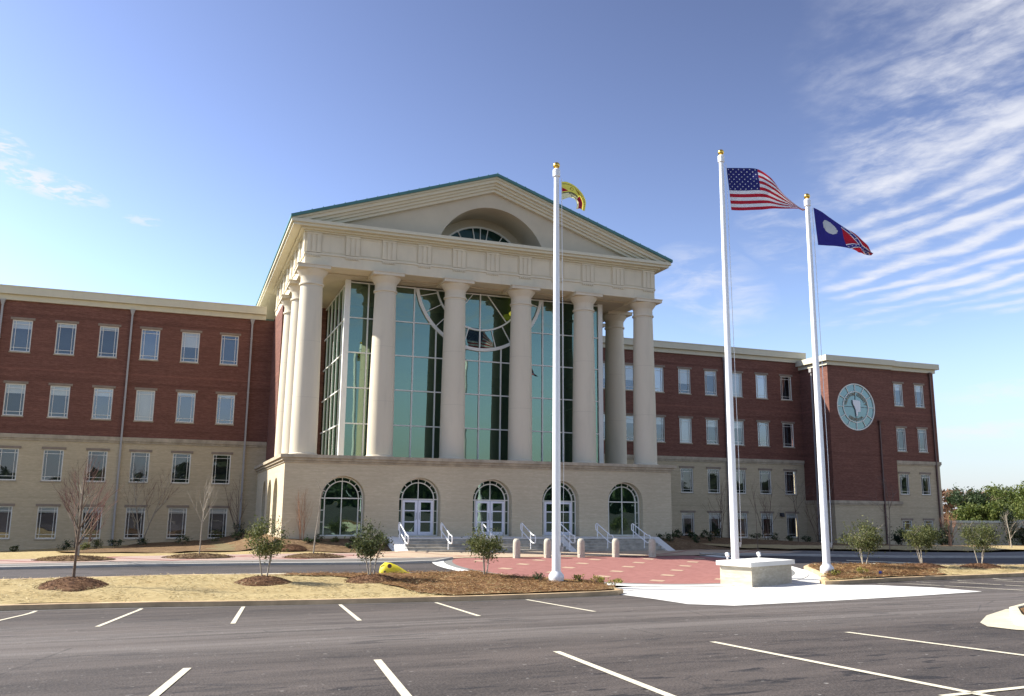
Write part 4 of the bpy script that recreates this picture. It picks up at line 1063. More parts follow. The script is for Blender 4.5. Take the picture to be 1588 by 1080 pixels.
for (y, zt2, zb2) in ((46.85, zt_, -1.52), (45.55, zb_+.13, -2.05)):
    m = MB(); m.tube((x, y, zb2), (x, y, zt2), .028, n=8); m.build('post', MT['white_paint'], RL, smooth=True)
rl_lab = ['second white handrail from the left, in front of the wall beside the left door', 'white handrail in front of the middle door', 'white handrail between the middle door and the nearest flagpole', 'white handrail partly behind the nearest flagpole', 'white handrail between the right door and the right arched window', 'white handrail at the far right cheek wall of the steps']
for k, lb in enumerate(rl_lab): copy_thing(RL, (11.2+2.33*(k+1), 46.8, -1.5), label=lb)

# bollards
BO = None
blab = ['leftmost stone bollard at the edge of the red plaza', 'stone bollard just left of the nearest flagpole', 'stone bollard just right of the nearest flagpole', 'stone bollard second from the right, with a dark chip near its foot', 'rightmost stone bollard beside the end of the steps']
for i, (x, y) in enumerate(((15.94, 41.79), (17.6, 41.79), (19.44, 41.77), (21.4, 41.75), (23.45, 41.6))):
    z = H(x, y)
    if BO is None:
        BO = empty('bollard', (x, y, z), blab[i], 'bollard', 'stone bollards across the plaza')
        m = MB(); m.lathe([(.20, -.05), (.20, .16), (.185, .18)], x, y, 8); m.v = [(a, b, c+z) for a, b, c in m.v]; m.build('base', MT['bollard'], BO)
        m = MB(); m.lathe([(.185, .18), (.19, .22), (.185, .74), (.18, .80), (.15, .90), (.09, .945), (.0, .95)], x, y, 16); m.v = [(a, b, c+z) for a, b, c in m.v]; m.build('shaft', MT['bollard'], BO, smooth=True)
    else: copy_thing(BO, (x, y, z), label=blab[i])

# memorial plinth
PB = [(20.50, 28.85), (23.35, 30.18), (22.95, 31.75), (20.10, 30.35)]
zb = H(21.5, 30)-.12
PL = empty('brick_plinth', (21.6, 30.2, zb+.1), 'low cream brick plinth with a white stone cap between the flagpoles', 'plinth')
def prismz(P, z0, z1, name, mat, parent):
    m = MB(); n = len(P); m.add([(x, y, z0) for x, y in P]+[(x, y, z1) for x, y in P], [tuple(range(n)), tuple(range(n, 2*n))]+[(i, (i+1) % n, (i+1) % n+n, i+n) for i in range(n)])
    return m.build(name, mat, parent)
def grow(P, d):
    c = Vector((sum(p[0] for p in P)/len(P), sum(p[1] for p in P)/len(P))); return [tuple(Vector(p)+(Vector(p)-c).normalized()*d) for p in P]
MT['plinth_brick'] = mat_brick('plinth_brick', (.40, .35, .26), (.58, .53, .42), (.45, .40, .32), .10, .3)
prismz(PB, zb, -2.02, 'body', MT['plinth_brick'], PL); prismz(grow(PB, .17), -2.02, -1.85, 'cap', MT['conc_white'], PL)
for (x, y, lb) in ((20.9, 31.0, 'left small white floodlight on the plinth cap'), (22.55, 31.2, 'right small white floodlight on the plinth cap, tilted up')):
    e = empty('floodlight', (x, y, -1.85), lb, 'floodlight', 'floodlights on the plinth')
    m = MB(); m.tube((x, y, -1.85), (x, y, -1.74), .035); m.build('stem', MT['white_paint'], e)
    m = MB(); c = Vector((x, y, -1.68)); d = Vector((.15, .5, .6)).normalized(); m.tube(c-d*.07, c+d*.07, .07, .085, 12); m.build('lamp_head', MT['white_paint'], e)

# ------------------------------------------------------------------ flagpoles
def flagpole(x, y, ztop, label):
    zb = H(x, y)+.05
    e = empty('flagpole', (x, y, zb), label, 'flagpole', 'tall white flagpoles')
    m = MB(); hh = ztop-.62
    prof = [(.165, zb+.4)]
    for k in range(1, 9): t = k/8; prof.append((.165-.065*t**1.3, zb+.4+(hh-zb-.4)*t))
    m.lathe(prof, x, y, 20); m.build('pole', MT['white_paint'], e, smooth=True)
    m = MB(); m.lathe([(.25, zb-.1), (.27, zb+.16), (.29, zb+.24), (.28, zb+.36), (.19, zb+.46), (.17, zb+.5)], x, y, 24); m.build('base_collar', MT['white_paint'], e, smooth=True)
    m = MB(); m.lathe([(.12, hh-.02), (.15, hh), (.15, hh+.28), (.11, hh+.32), (.05, hh+.36)], x, y, 16); m.build('truck', MT['white_paint'], e, smooth=True)
    m = MB(); r = .14; cz = hh+.36+r*.8
    m.lathe([(max(.001, r*math.sin(PI*k/10)), cz-r*math.cos(PI*k/10)) for k in range(11)], x, y, 16, cap=False); m.build('finial_ball', MT['gold'], e, smooth='all')
    m = MB(); m.path([(x+.16, y-.12, hh-.1), (x+.24, y-.16, zb+5), (x+.2, y-.16, zb+1.3), (x+.17, y-.1, zb+1.25)], .007, 4); m.path([(x+.17, y-.14, hh-.1), (x+.22, y-.2, zb+5), (x+.19, y-.18, zb+1.3)], .007, 4)
    m.build('halyard', MT['white_paint'], e)
    m = MB(); m.box(x+.13, x+.2, y-.16, y-.1, zb+1.2, zb+1.4); m.build('cleat', MT['gutter'], e)
    return e
flagpole(13.37, 30.9, 13.85, 'nearest and leftmost white flagpole, flying the small yellow flag')
flagpole(22.3, 32.5, 16.45, 'middle and tallest white flagpole behind the brick plinth')
flagpole(26.62, 32.0, 14.75, 'rightmost white flagpole, standing in the right mulch bed')

def mat_cloth(name, c, tl=.14):
    M = Mat(name); g = M.geo()
    M.base(c, .75, .2, M.noise(g, 60, 2, .5), .1, .003)
    M.p.inputs['Sheen Weight'].default_value = .1
    tr = M.node('ShaderNodeBsdfTranslucent', {'Color': (*c, 1)}); mx = M.node('ShaderNodeMixShader', {0: tl})
    M.l.new(M.p.outputs[0], mx.inputs[1]); M.l.new(tr.outputs[0], mx.inputs[2]); M.l.new(mx.outputs[0], M.n['Material Output'].inputs[0])
    return M.m
cR, cW, cB = mat_cloth('cloth_red', (.42, .012, .03)), mat_cloth('cloth_white', (.72, .72, .72)), mat_cloth('cloth_navy', (.018, .02, .13))
cY, cK, cP = mat_cloth('cloth_yellow', (.85, .76, .13), .35), mat_cloth('cloth_black', (.03, .025, .02)), mat_cloth('cloth_cream', (.85, .83, .48), .35)
cB2 = mat_cloth('cloth_royal_blue', (.03, .025, .20)); cG = mat_cloth('cloth_silver', (.52, .53, .54))
def polyat(P, us, u):
    for i in range(len(us)-1):
        if u <= us[i+1] or i == len(us)-2:
            t = (u-us[i])/(us[i+1]-us[i])
            # catmull-rom
            p0 = Vector(P[max(0, i-1)]); p1 = Vector(P[i]); p2 = Vector(P[i+1]); p3 = Vector(P[min(len(P)-1, i+2)])
            return .5*((2*p1)+(-p0+p2)*t+(2*p0-5*p1+4*p2-p3)*t*t+(-p0+3*p1-3*p2+p3)*t**3)
def flag(name, pole, z_at, pxm, top, bot, us, NU, NV, colour, mats, label, depth, decals=(), cat='flag'):
    """cloth between a top and a bottom edge curve (metres from the pole), with folds across the wind"""
    yaw_ = R(-20.5); ax = Vector((math.cos(yaw_), math.sin(yaw_), 0)); ay = Vector((-math.sin(yaw_), math.cos(yaw_), 0))
    base = Vector((pole[0], pole[1], z_at))
    T = [(a/pxm, -b/pxm) for a, b in top]; B = [(a/pxm, -b/pxm) for a, b in bot]
    def S(u, v, off=0):
        t = polyat(T, us, u); b = polyat(B, us, u); p = t.lerp(b, v); d = depth(u, v)
        return base+ax*p.x+Vector((0, 0, p.y))+ay*(d+off)
    m = MB(); vs = [S(i/NU, j/NV) for j in range(NV+1) for i in range(NU+1)]
    i0 = len(m.v); m.v += [tuple(v) for v in vs]
    for j in range(NV):
        for i in range(NU):
            m.f.append((j*(NU+1)+i, j*(NU+1)+i+1, (j+1)*(NU+1)+i+1, (j+1)*(NU+1)+i)); m.m.append(colour((i+.5)/NU, (j+.5)/NV))
    for (poly, mi) in decals:
        for off in (-.008, .008):
            m.face([S(u, v, off) for u, v in poly], mi)
    e = m.build(name, mats, None, smooth='all', fixn=False)
    # origin at the hoist
    for v in e.data.vertices: v.co -= base
    e.location = base
    for p in e.data.polygons: pass
    return tag(e, label, cat)
# US flag
def us_col(u, v):
    if u < .4 and v < 7/13: return 2
    return 0 if int(v*13) % 2 == 0 else 1
stars = []
for r in range(9):
    for c in range(6 if r % 2 == 0 else 5):
        cu = .4*((c+.5)/6 if r % 2 == 0 else (c+1)/6); cv = (7/13)*(r+.6)/9.2
        P = []
        for k in range(10):
            rr = (.0165 if k % 2 == 0 else .0075); a = PI/2+k*PI/5; P.append((max(.001, cu+rr*.62*math.cos(a)*1.0), max(.001, cv-rr*math.sin(a)*1.25)))
        stars.append((P, 1))
ustop = [(8, 0), (31, -1), (56, 1), (73, 15), (93, 38), (124, 65)]; usbot = [(13, 68), (34, 69), (58, 68), (80, 65), (104, 64), (126, 68)]
flag('national_flag', (22.3, 32.5), 15.55, 33.7, ustop, usbot, [0, .2, .4, .6, .8, 1], 100, 52, us_col, [cR, cW, cB],
     'stars and stripes flag streaming from the tallest flagpole', lambda u, v: .16*math.sin(u*8+v*2.2)*u**.7+.05*math.sin(u*17-v*5)*u+.10*math.sin(v*9+u*3)*(.15+u*.5), stars)
# state flag (1956 pattern): blue third with seal, red field with starred saltire
def ga_col(u, v):
    if u < .40: 
        return 1 if ((u-.235)/.105)**2+((v-.40)/.205)**2 < 1 else 0
    a, b = (u-.40)/.6, v
    d = min(abs(a-b), abs(a-(1-b)))
    if d < .085: return 0
    if d < .135: return 3
    return 2
gs = []
for k in range(9):
    a = (k+.5)/9
    for b in (a, 1-a):
        P = []
        for q in range(10): rr = .026 if q % 2 == 0 else .011; t = PI/2+q*PI/5; P.append((.40+.6*a+rr*.7*math.cos(t), b-rr*1.3*math.sin(t)))
        if all(0 < x < 1 and 0 < y < 1 for x, y in P): gs.append((P, 3))
gtop = [(9, 0), (21, 6), (32, 14), (52, 29), (75, 46), (90, 66), (97, 72)]; gbot = [(13, 60), (27, 61), (40, 62), (58, 65), (72, 69), (82, 72), (96, 74)]
flag('state_flag', (26.62, 32.0), 14.06, 33.0, gtop, gbot, [0, .14, .27, .42, .6, .85, 1], 90, 60, ga_col, [cB2, cG, cR, cW],
     'blue and red state flag with a silver disc, blowing from the rightmost flagpole', lambda u, v: .10*math.sin(u*7+v*2)*u+.10*math.sin(u*22+v*6)*max(0, u-.4)*1.6+.07*math.sin(v*10+u*5)*u, gs)
# county flag
def co_col(u, v):
    if v < .06 or v > .97: return 0
    if abs(v-.13) < .02: return 2
    if u < .22 and .28+u*1.1 < v < .56: return 1
    if .26 < u < .44:
        q = ((u-.33)/.055)**2+((v-.36)/.12)**2
        if .45 < q < 1.1: return 3
    if .42 < u < .58 and .20 < v < .20+(u-.40)*1.6 and v < .42: return 3
    if v > .60 and v < .66: return 2
    if u > .62 and .38 < v < .80: return 1
    if u > .62 and .2 < v < .26: return 2
    if v < .6: return 0
    return 4
dots = []
for k in range(7): dots.append(([(.28+k*.045, .66), (.305+k*.045, .66), (.305+k*.045, .76), (.28+k*.045, .76)], 2))
for k in range(5): dots.append(([(.38+k*.045, .82), (.405+k*.045, .82), (.405+k*.045, .92), (.38+k*.045, .92)], 2))
ctop = [(7, 0), (16, 0), (26, 5), (34, 13), (41, 22), (45, 32), (43, 46)]; cbot = [(8, 29), (14, 27), (20, 25), (27, 26), (30, 30), (31, 37), (30, 44)]
flag('county_flag', (13.37, 30.9), 13.02, 38.0, ctop, cbot, [0, .17, .34, .5, .66, .82, 1], 70, 36, co_col, [cY, cR, cK, mat_cloth('cloth_ochre', (.35, .22, .03)), cP],
     'small yellow and red flag drooping from the leftmost flagpole', lambda u, v: .10*math.sin(u*9+v*3)*u+.05*math.sin(v*8)*u, dots)

# ------------------------------------------------------------------ planting
def mat_leaf(name, cols, trans=.35):
    M = Mat(name); g = M.geo()
    n = M.noise(g, 3.0, 3, .6); oi = M.node('ShaderNodeNewGeometry').outputs['Random Per Island']
    c = M.ramp(M.math('ADD', M.math('MULTIPLY', n, .5), M.math('MULTIPLY', oi, .5)), [(.2, cols[0]), (.5, cols[1]), (.8, cols[2])])
    M.base(c, .6, .3)
    tr = M.node('ShaderNodeBsdfTranslucent', {'Color': c}); mx = M.node('ShaderNodeMixShader', {0: trans})
    M.l.new(M.p.outputs[0], mx.inputs[1]); M.l.new(tr.outputs[0], mx.inputs[2]); M.l.new(mx.outputs[0], M.n['Material Output'].inputs[0])
    return M.m
MT['leaf_olive'] = mat_leaf('olive_leaves', ((.045, .055, .016), (.10, .12, .035), (.20, .19, .07)))
MT['leaf_mid'] = mat_leaf('mid_green_leaves', ((.03, .042, .014), (.07, .09, .03), (.14, .15, .06)))
MT['leaf_dark'] = mat_leaf('dark_green_leaves', ((.018, .032, .012), (.04, .065, .022), (.08, .11, .04)))
MT['leaf_conifer'] = mat_leaf('conifer_needles', ((.010, .018, .010), (.022, .035, .016), (.04, .055, .025)))
MT['leaf_pine'] = mat_leaf('pine_needles', ((.05, .075, .015), (.10, .13, .025), (.17, .18, .045)))
MT['leaf_yellow'] = mat_leaf('yellow_green_leaves', ((.12, .12, .02), (.26, .24, .05), (.40, .33, .08)))
MT['leaf_purple'] = mat_leaf('dark_red_leaves', ((.03, .008, .012), (.07, .015, .02), (.10, .03, .03)))
MT['leaf_rust'] = mat_leaf('rusty_leaves', ((.10, .05, .03), (.20, .11, .06), (.30, .17, .10)))
MT['bark'] = mat_plain('bark', (.16, .115, .085), .3, 9, .9, .1, .5)
MT['bark_pale'] = mat_plain('pale_bark', (.36, .31, .24), .2, 9, .9, .1, .4)
MT['twig_red'] = mat_plain('reddish_twigs', (.15, .08, .065), .3, 9, .9, .1, .2)
MT['twig_orange'] = mat_plain('orange_twigs', (.36, .19, .11), .3, 9, .9, .1, .2)
MT['twig_grey'] = mat_plain('grey_twigs', (.17, .14, .12), .3, 9, .9, .1, .2)

def leaf(m, c, s, rng, asp=.45, upb=0):
    d = Vector((rng.gauss(0, 1), rng.gauss(0, 1), rng.gauss(0, 1)+upb)).normalized(); a = d.orthogonal().normalized()
    a = (Matrix.Rotation(rng.uniform(0, 6.28), 3, d) @ a); b = d.cross(a)
    i = len(m.v)
    m.v += [tuple(c-d*s), tuple(c+a*s*asp), tuple(c+d*s), tuple(c-a*s*asp)]; m.f.append((i, i+1, i+2, i+3)); m.m.append(0)
def crown(m, c, rx, rz, n, s, rng, clumps=14, cl=.42, upb=0.3, holes=.0):
    cs = []
    for _ in range(clumps):
        while True:
            p = Vector((rng.uniform(-1, 1), rng.uniform(-1, 1), rng.uniform(-1, 1)))
            if p.length < 1: break
        p = p.normalized()*(p.length**.5)*.78
        cs.append((p, rng.uniform(.5, 1.15)*cl))
    for _ in range(n):
        p, r = rng.choice(cs); q = p+Vector((rng.gauss(0, 1), rng.gauss(0, 1), rng.gauss(0, 1)))*r*.5
        leaf(m, Vector(c)+Vector((q.x*rx, q.y*rx, q.z*rz)), s*rng.uniform(.6, 1.3), rng, .42, upb)
def branch(m, p, d, L, r, depth, rng, spread=.5, kids=3, up=.25, twig=None, tm=None, nseg=3):
    q = p; dd = d.copy(); rr = r
    for i in range(nseg):
        dd = (dd+Vector((rng.uniform(-1, 1), rng.uniform(-1, 1), rng.uniform(-.5, 1)*up))*.13).normalized(); q2 = q+dd*(L/nseg); r2_ = rr*.82
        (m if (depth > 1 or tm is None) else tm).tube(q, q2, rr, r2_, 5 if rr > .02 else 3, cap=False)
        if depth > 0 and (i > 0 or kids > 3):
            for _ in range(1 if nseg > 2 else kids):
                a = dd.orthogonal().normalized(); a = Matrix.Rotation(rng.uniform(0, 6.28), 3, dd) @ a
                nd = (dd*(1-spread)+a*spread+Vector((0, 0, up))).normalized()
                branch(m, q2, nd, L*rng.uniform(.5, .75), r2_*.6, depth-1, rng, spread, kids, up, twig, tm, nseg)
        q = q2; rr = r2_
    if depth > 0:
        for _ in range(2):
            a = Matrix.Rotation(rng.uniform(0, 6.28), 3, dd) @ dd.orthogonal().normalized()
            branch(m, q, (dd+a*spread*.7+Vector((0, 0, up))).normalized(), L*.6, rr*.7, depth-1, rng, spread, kids, up, twig, tm, nseg)
def bare_tree(x, y, h, label, seed, r=.05, clear=.3, spread=.5, bark='bark', twig='twig_red', group=None, depth=3, name='bare_tree', stems=1, zoff=0.0, limbs=5, lean=0):
    rng = random.Random(seed); z = H(x, y)+zoff
    e = empty(name, (x, y, z), label, 'tree', group); m = MB(); t = MB()
    for sidx in range(stems):
        b = Vector((x+rng.uniform(-.12, .12)*(stems > 1), y+rng.uniform(-.12, .12)*(stems > 1), z-.05))
        d = Vector((rng.uniform(-.3, .3)*(stems > 1)+lean, rng.uniform(-.3, .3)*(stems > 1), 1)).normalized()
        p = b; hh = h*rng.uniform(.85, 1); n = 7; rr = r
        for i in range(n):
            d = (d+Vector((rng.uniform(-.06, .06), rng.uniform(-.06, .06), .05))).normalized(); q = p+d*hh/n; r2_ = r*(1-.85*(i+1)/n)
            m.tube(p, q, rr, r2_, 6, cap=False)
            f = (i+1)/n
            if f > clear and i < n-1:
                for _ in range(max(1, int(limbs/3+rng.random()))):
                    a = rng.uniform(0, 6.28); nd = Vector((math.cos(a)*spread*1.6, math.sin(a)*spread*1.6, 1)).normalized()
                    branch(m, q, nd, hh*.30*(1.25-f), rr*.55, depth-1, rng, spread, 2, .25, None, t)
            p = q; rr = r2_
    m.build('trunk', MT[bark], e, fixn=False)
    if t.v: t.build('crown', MT[twig], e, fixn=False)
    return e
def leafy_tree(x, y, h, w, label, seed, mat='leaf_olive', group=None, stems=3, n=2600, s=.045, z0f=.32, zoff=.1, cl=.42, name='small_tree', bark='bark_pale', clumps=22, shoots=0):
    rng = random.Random(seed); z = H(x, y)+zoff
    e = empty(name, (x, y, z), label, 'tree', group); m = MB()
    c = Vector((x, y, z+h*(1+z0f)/2))
    for k in range(stems):
        a = rng.uniform(0, 6.28); b = Vector((x+math.cos(a)*.07, y+math.sin(a)*.07, z-.08)); t = c+Vector((math.cos(a)*w*.28, math.sin(a)*w*.28, rng.uniform(-.1, .25)*h))
        mid = b.lerp(t, .5)+Vector((rng.uniform(-.08, .08), rng.uniform(-.08, .08), 0))
        m.tube(b, mid, .028, .02, 6, cap=False); m.tube(mid, t, .02, .008, 6, cap=False)
        for _ in range(6):
            a2 = rng.uniform(0, 6.28); q = mid.lerp(t, rng.random()); m.tube(q, q+Vector((math.cos(a2), math.sin(a2), .9)).normalized()*w*.38, .01, .003, 4, cap=False)
    m.build('trunk', MT[bark], e, fixn=False)
    f = MB(); crown(f, c, w/2, h*(1-z0f)/2, n, s, rng, clumps, cl)
    for _ in range(shoots):
        a = rng.uniform(0, 6.28); rr = w*.4*math.sqrt(rng.random()); b = c+Vector((math.cos(a)*rr, math.sin(a)*rr, h*.12)); d = Vector((math.cos(a)*.35, math.sin(a)*.35, 1)).normalized()
        L = rng.uniform(.25, .55)
        for i in range(16): leaf(f, b+d*L*i/16+Vector((rng.gauss(0, .015), rng.gauss(0, .015), 0)), s*.6, rng, .4, 1)
    f.build('crown', MT[mat], e, fixn=False)
    return e
def shrub(x, y, r, h, label, seed, mat='leaf_dark', group=None, n=420, s=.05, cat='shrub', name='shrub', zoff=.03):
    rng = random.Random(seed); z = H(x, y)+zoff
    e = empty(name, (x, y, z), label, cat, group)
    m = MB()
    for _ in range(7):
        a = rng.uniform(0, 6.28); m.tube((x, y, z-.04), (x+math.cos(a)*r*.6, y+math.sin(a)*r*.6, z+h*.7), .014, .005, 4, cap=False)
    m.build('stems', MT['bark'], e, fixn=False)
    f = MB(); crown(f, Vector((x, y, z+h*.5)), r, h*.52, n, s, rng, 11, .5, .4); f.build('foliage', MT[mat], e, fixn=False)
    return e
def mound(x, y, rx, ry, h, label, seed, zoff=.12, mat='mound', group='mulch mounds around tree feet'):
    rng = random.Random(seed); m = MB(); nr, na = 14, 48; c = []
    z0 = H(x, y)+zoff
    vs = [(0, 0, h)]
    for i in range(1, nr+1):
        for k in range(na):
            t = i/nr; a = 2*PI*k/na
            rr = t*(1+.12*noise.noise(Vector((math.cos(a)*1.5+seed, math.sin(a)*1.5, 0))))
            px, py = rr*rx*math.cos(a), rr*ry*math.sin(a)
            zz_ = h*(1-t**1.8)**.9 if t < 1 else 0
            zz_ += .07*h*noise.noise(Vector((px*5, py*5, seed)))*4*(1-t)*.6+.03*noise.noise(Vector((px*11, py*11, seed)))
            vs.append((px, py, zz_+(H(x+px, y+py)+zoff-z0)-(.05 if i == nr else 0)))
    fs = [(0, 1+k, 1+(k+1) % na) for k in range(na)]
    for i in range(nr-1):
        for k in range(na): a = 1+i*na+k; b = 1+i*na+(k+1) % na; fs.append((a, a+na, b+na, b))
    m.add(vs, fs)
    # loose needles and chips standing off the surface
    for _ in range(int(900*rx)):
        a = rng.uniform(0, 6.28); t = math.sqrt(rng.random())*1.04; px, py = t*rx*math.cos(a), t*ry*math.sin(a)
        zz_ = h*max(0, 1-min(1, t)**1.8)**.9+(H(x+px, y+py)+zoff-z0)+.012
        leaf(m, Vector((px, py, zz_)), rng.uniform(.03, .065), rng, .16, -.0)
    o = m.build('mulch_mound', MT[mat], None, smooth='all', fixn=False); o.location = (x, y, z0)
    return tag(o, label, 'mulch mound', group)

def scatter(name, P, n, s, off, mat, asp, seed, yb=None):
    rng = random.Random(seed); x0 = min(p[0] for p in P); x1 = max(p[0] for p in P); y0 = min(p[1] for p in P); y1 = max(p[1] for p in P); m = MB(); k = 0
    while k < n:
        x = rng.uniform(x0, x1); y = rng.uniform(y0, y1)
        if not inpoly(x, y, P): continue
        if noise.noise(Vector((x*.9, y*.9, seed))) < rng.uniform(-.5, .25): k += .3; continue
        a = rng.uniform(0, PI); L = s*rng.uniform(.5, 1.5); c, s_ = math.cos(a)*L, math.sin(a)*L; z = H(x, y)+off+rng.uniform(0, .05); h = rng.uniform(-.3, .5)*L; w = L*asp
        i = len(m.v); m.v += [(x-c, y-s_, z), (x+s_*asp, y-c*asp, z+h*.5+.01), (x+c, y+s_, z+h), (x-s_*asp, y+c*asp, z+h*.5+.01)]; m.f.append((i, i+1, i+2, i+3)); m.m.append(0); k += 1
    return tag(m.build(name, MT[mat], None, fixn=False), kind='stuff')
MT['straw_bits'] = mat_leaf('straw_bits', ((.20, .14, .06), (.42, .34, .18), (.62, .53, .30)), .1)
MT['needle_bits'] = mat_leaf('needle_bits', ((.08, .04, .02), (.26, .14, .06), (.46, .30, .13)), .1)
vis = clipx([p for p in LI], -9, False)
o = scatter('loose_straw', vis, 15000, .075, .17, 'straw_bits', .10, 1); o['label'] = 'loose dry straw on the left strip of lawn'
o = scatter('loose_pine_straw', mul, 12000, .07, .215, 'needle_bits', .13, 2); o['label'] = 'loose pine straw on the left mulch bed'
o = scatter('loose_straw', clipx([tuple(p) for p in innerR], 46, True), 7000, .08, .17, 'straw_bits', .10, 3); o['label'] = 'loose dry straw on the right strip of lawn'
o = scatter('loose_pine_straw', mulr, 7000, .075, .215, 'needle_bits', .13, 4); o['label'] = 'loose pine straw on the right mulch bed'

# front island
mound(-2.95, 32.4, 1.12, 1.25, .30, 'dark mulch mound under the bare tree in the left foreground', 1)
bare_tree(-2.95, 32.5, 4.1, 'bare young tree with reddish twigs rising from the left foreground mound', 11, r=.05, clear=.25, spread=.36, depth=3, zoff=.35, limbs=9, bark='bark', twig='twig_red')
mound(3.0, 32.4, 1.0, 1.0, .24, 'brown mulch mound under the second small tree of the front strip', 2)
leafy_tree(3.05, 32.5, 2.0, 1.6, 'small olive-leaved multi-stem tree on the second mound, in front of the portico corner', 12, zoff=.30, group='small leafy trees along the front strip', shoots=6, n=2400, cl=.42, s=.05)
mound(6.8, 32.3, 1.1, 1.0, .24, 'brown mulch mound next to the yellow plastic object', 3)
leafy_tree(6.75, 32.4, 1.9, 1.5, 'dense leafy small tree in front of the yellow plastic object', 13, mat='leaf_mid', zoff=.30, group='small leafy trees along the front strip', shoots=4, n=3000, cl=.46, s=.05)
mound(11.3, 32.4, .95, .9, .16, 'low mulch mound just left of the nearest flagpole', 4, mat='mulch')
leafy_tree(11.2, 32.7, 1.75, 1.5, 'small sparse olive tree between the steps and the nearest flagpole', 14, zoff=.22, group='small leafy trees along the front strip', shoots=8, n=2900, cl=.46, s=.05)
for i, (x, y, w_, hh, mt, lb) in enumerate(((30.15, 33.6, 1.85, 2.0, 'leaf_olive', 'leafy small tree in the right strip nearest to the rightmost flagpole'), (33.7, 33.6, 1.6, 2.0, 'leaf_olive', 'leafy small tree in the middle of the right strip, before the pavilion windows'), (36.9, 33.2, 1.75, 2.05, 'leaf_dark', 'leafy small tree farthest right in the right strip, before the low wall'))):
    mound(x, y, 1.25 if i else 1.0, .9, .2, ['low mulch mound behind the rightmost flagpole', 'mulch mound under the middle tree of the right strip', 'mulch mound under the last tree on the right'][i], 5+i, mat='mound' if i else 'mulch')
    leafy_tree(x, y+.1, hh, w_, lb, 20+i, mat=mt if i != 2 else 'leaf_olive', zoff=.24, group='small leafy trees along the front strip', shoots=22, n=3400, cl=.5, s=.05)
# little clumps near the first flagpole
for i, (x, y, lb, mt) in enumerate(((12.75, 31.0, 'low dark weed clump left of the nearest flagpole base', 'leaf_dark'), (14.2, 30.6, 'yellow-green clump immediately right of the nearest flagpole base', 'leaf_yellow'), (14.55, 29.9, 'widest yellow-green clump right of the nearest flagpole', 'leaf_yellow'), (14.9, 29.2, 'small yellow-green clump at the tip of the left island', 'leaf_yellow'), (25.9, 30.6, 'yellow-green clump right at the foot of the rightmost flagpole', 'leaf_yellow'), (27.6, 31.0, 'yellow-green clump in the mulch right of the rightmost flagpole', 'leaf_yellow'))):
    shrub(x, y, .28, .28, lb, 40+i, mt, 'weed clumps in the mulch', n=220, s=.04, name='weed_clump', cat='plant', zoff=.2)
# blue marker
m = MB(); z = H(28.7, 31)+.2; m.lathe([(.07, 0), (.08, .05), (.06, .10), (.0, .12)], 0, 0, 12)
o = m.build('utility_marker', MT['blue'], smooth=True); o.location = (28.7, 31.1, z); tag(o, 'small blue marker cap in the right mulch bed', 'marker')

# yellow plastic object at the edge of the drive
zy = H(8.2, 35.1)+.06
YO = empty('yellow_tub', (8.2, 35.2, zy), 'bright yellow plastic object lying on the kerb behind the dense small leafy tree', 'plastic object')
m = MB(); n = 16
prof = [(-.55, .0, .02), (-.48, .32, .12), (-.32, .46, .2), (-.08, .43, .28), (.2, .31, .34), (.5, .12, .34), (.72, .02, .3)]
rings = []
for (dx, h_, wd) in prof:
    rings.append([(8.2+dx, 35.25+wd*math.cos(PI*k/8)+.1*noise.noise(Vector((dx*3, k, 0))), zy+h_*math.sin(PI*k/8)**.8+.03*noise.noise(Vector((dx*5, k*.7, 2)))) for k in range(9)])
vs = [p for r_ in rings for p in r_]
m.add(vs, [(i*9+k, i*9+k+1, (i+1)*9+k+1, (i+1)*9+k) for i in range(len(rings)-1) for k in range(8)])
m.build('shell', MT['yellow'], YO, smooth='all')
m = MB(); m.lathe([(.045, 0), (.045, .05)], 0, 0, 12); m.v = [(a+7.82, 35.0-c, b+zy+.2) for a, b, c in m.v]; m2 = MB(); m2.lathe([(.085, 0), (.085, .05)], 0, 0, 12); m.add([(a+8.0, 34.97-c, b+zy+.42) for a, b, c in m2.v], m2.f); m.v = [(a, b, c-.09) for a, b, c in m.v]
m.build('opening', MT['brown_metal'], YO)

# street trees in the paved strip with their mulch rings
mound(-3.85, 41.9, 1.55, .65, .16, 'flat mulch ring in the far left pavement', 30, mat='mulch_bed'); bare_tree(-3.7, 41.9, 4.2, 'bare tree with pale forked stems behind the foreground bare tree', 31, r=.055, clear=.2, spread=.45, bark='bark_pale', twig='twig_red', zoff=.2, limbs=8)
mound(1.1, 42.5, 1.5, .65, .16, 'flat mulch ring in the pavement left of the portico corner', 32, mat='mulch_bed'); bare_tree(1.1, 42.5, 3.6, 'slim pale bare tree in the pavement left of the portico corner', 33, r=.028, clear=.42, spread=.3, bark='bark_pale', twig='bark_pale', zoff=.2, limbs=7, depth=3)
mound(6.1, 42.1, 1.4, .65, .16, 'flat mulch ring in the pavement before the first arched window', 34, mat='mulch_bed'); bare_tree(6.05, 42.1, 3.9, 'single thin bare sapling in the pavement beside the first arched window', 35, r=.035, clear=.5, spread=.3, bark='bark_pale', twig='twig_grey', zoff=.2, limbs=2, depth=2)
mound(5.6, 46.9, .8, .6, .15, 'small dark mulch heap on the bed left of the first arched window', 36, mat='mound')
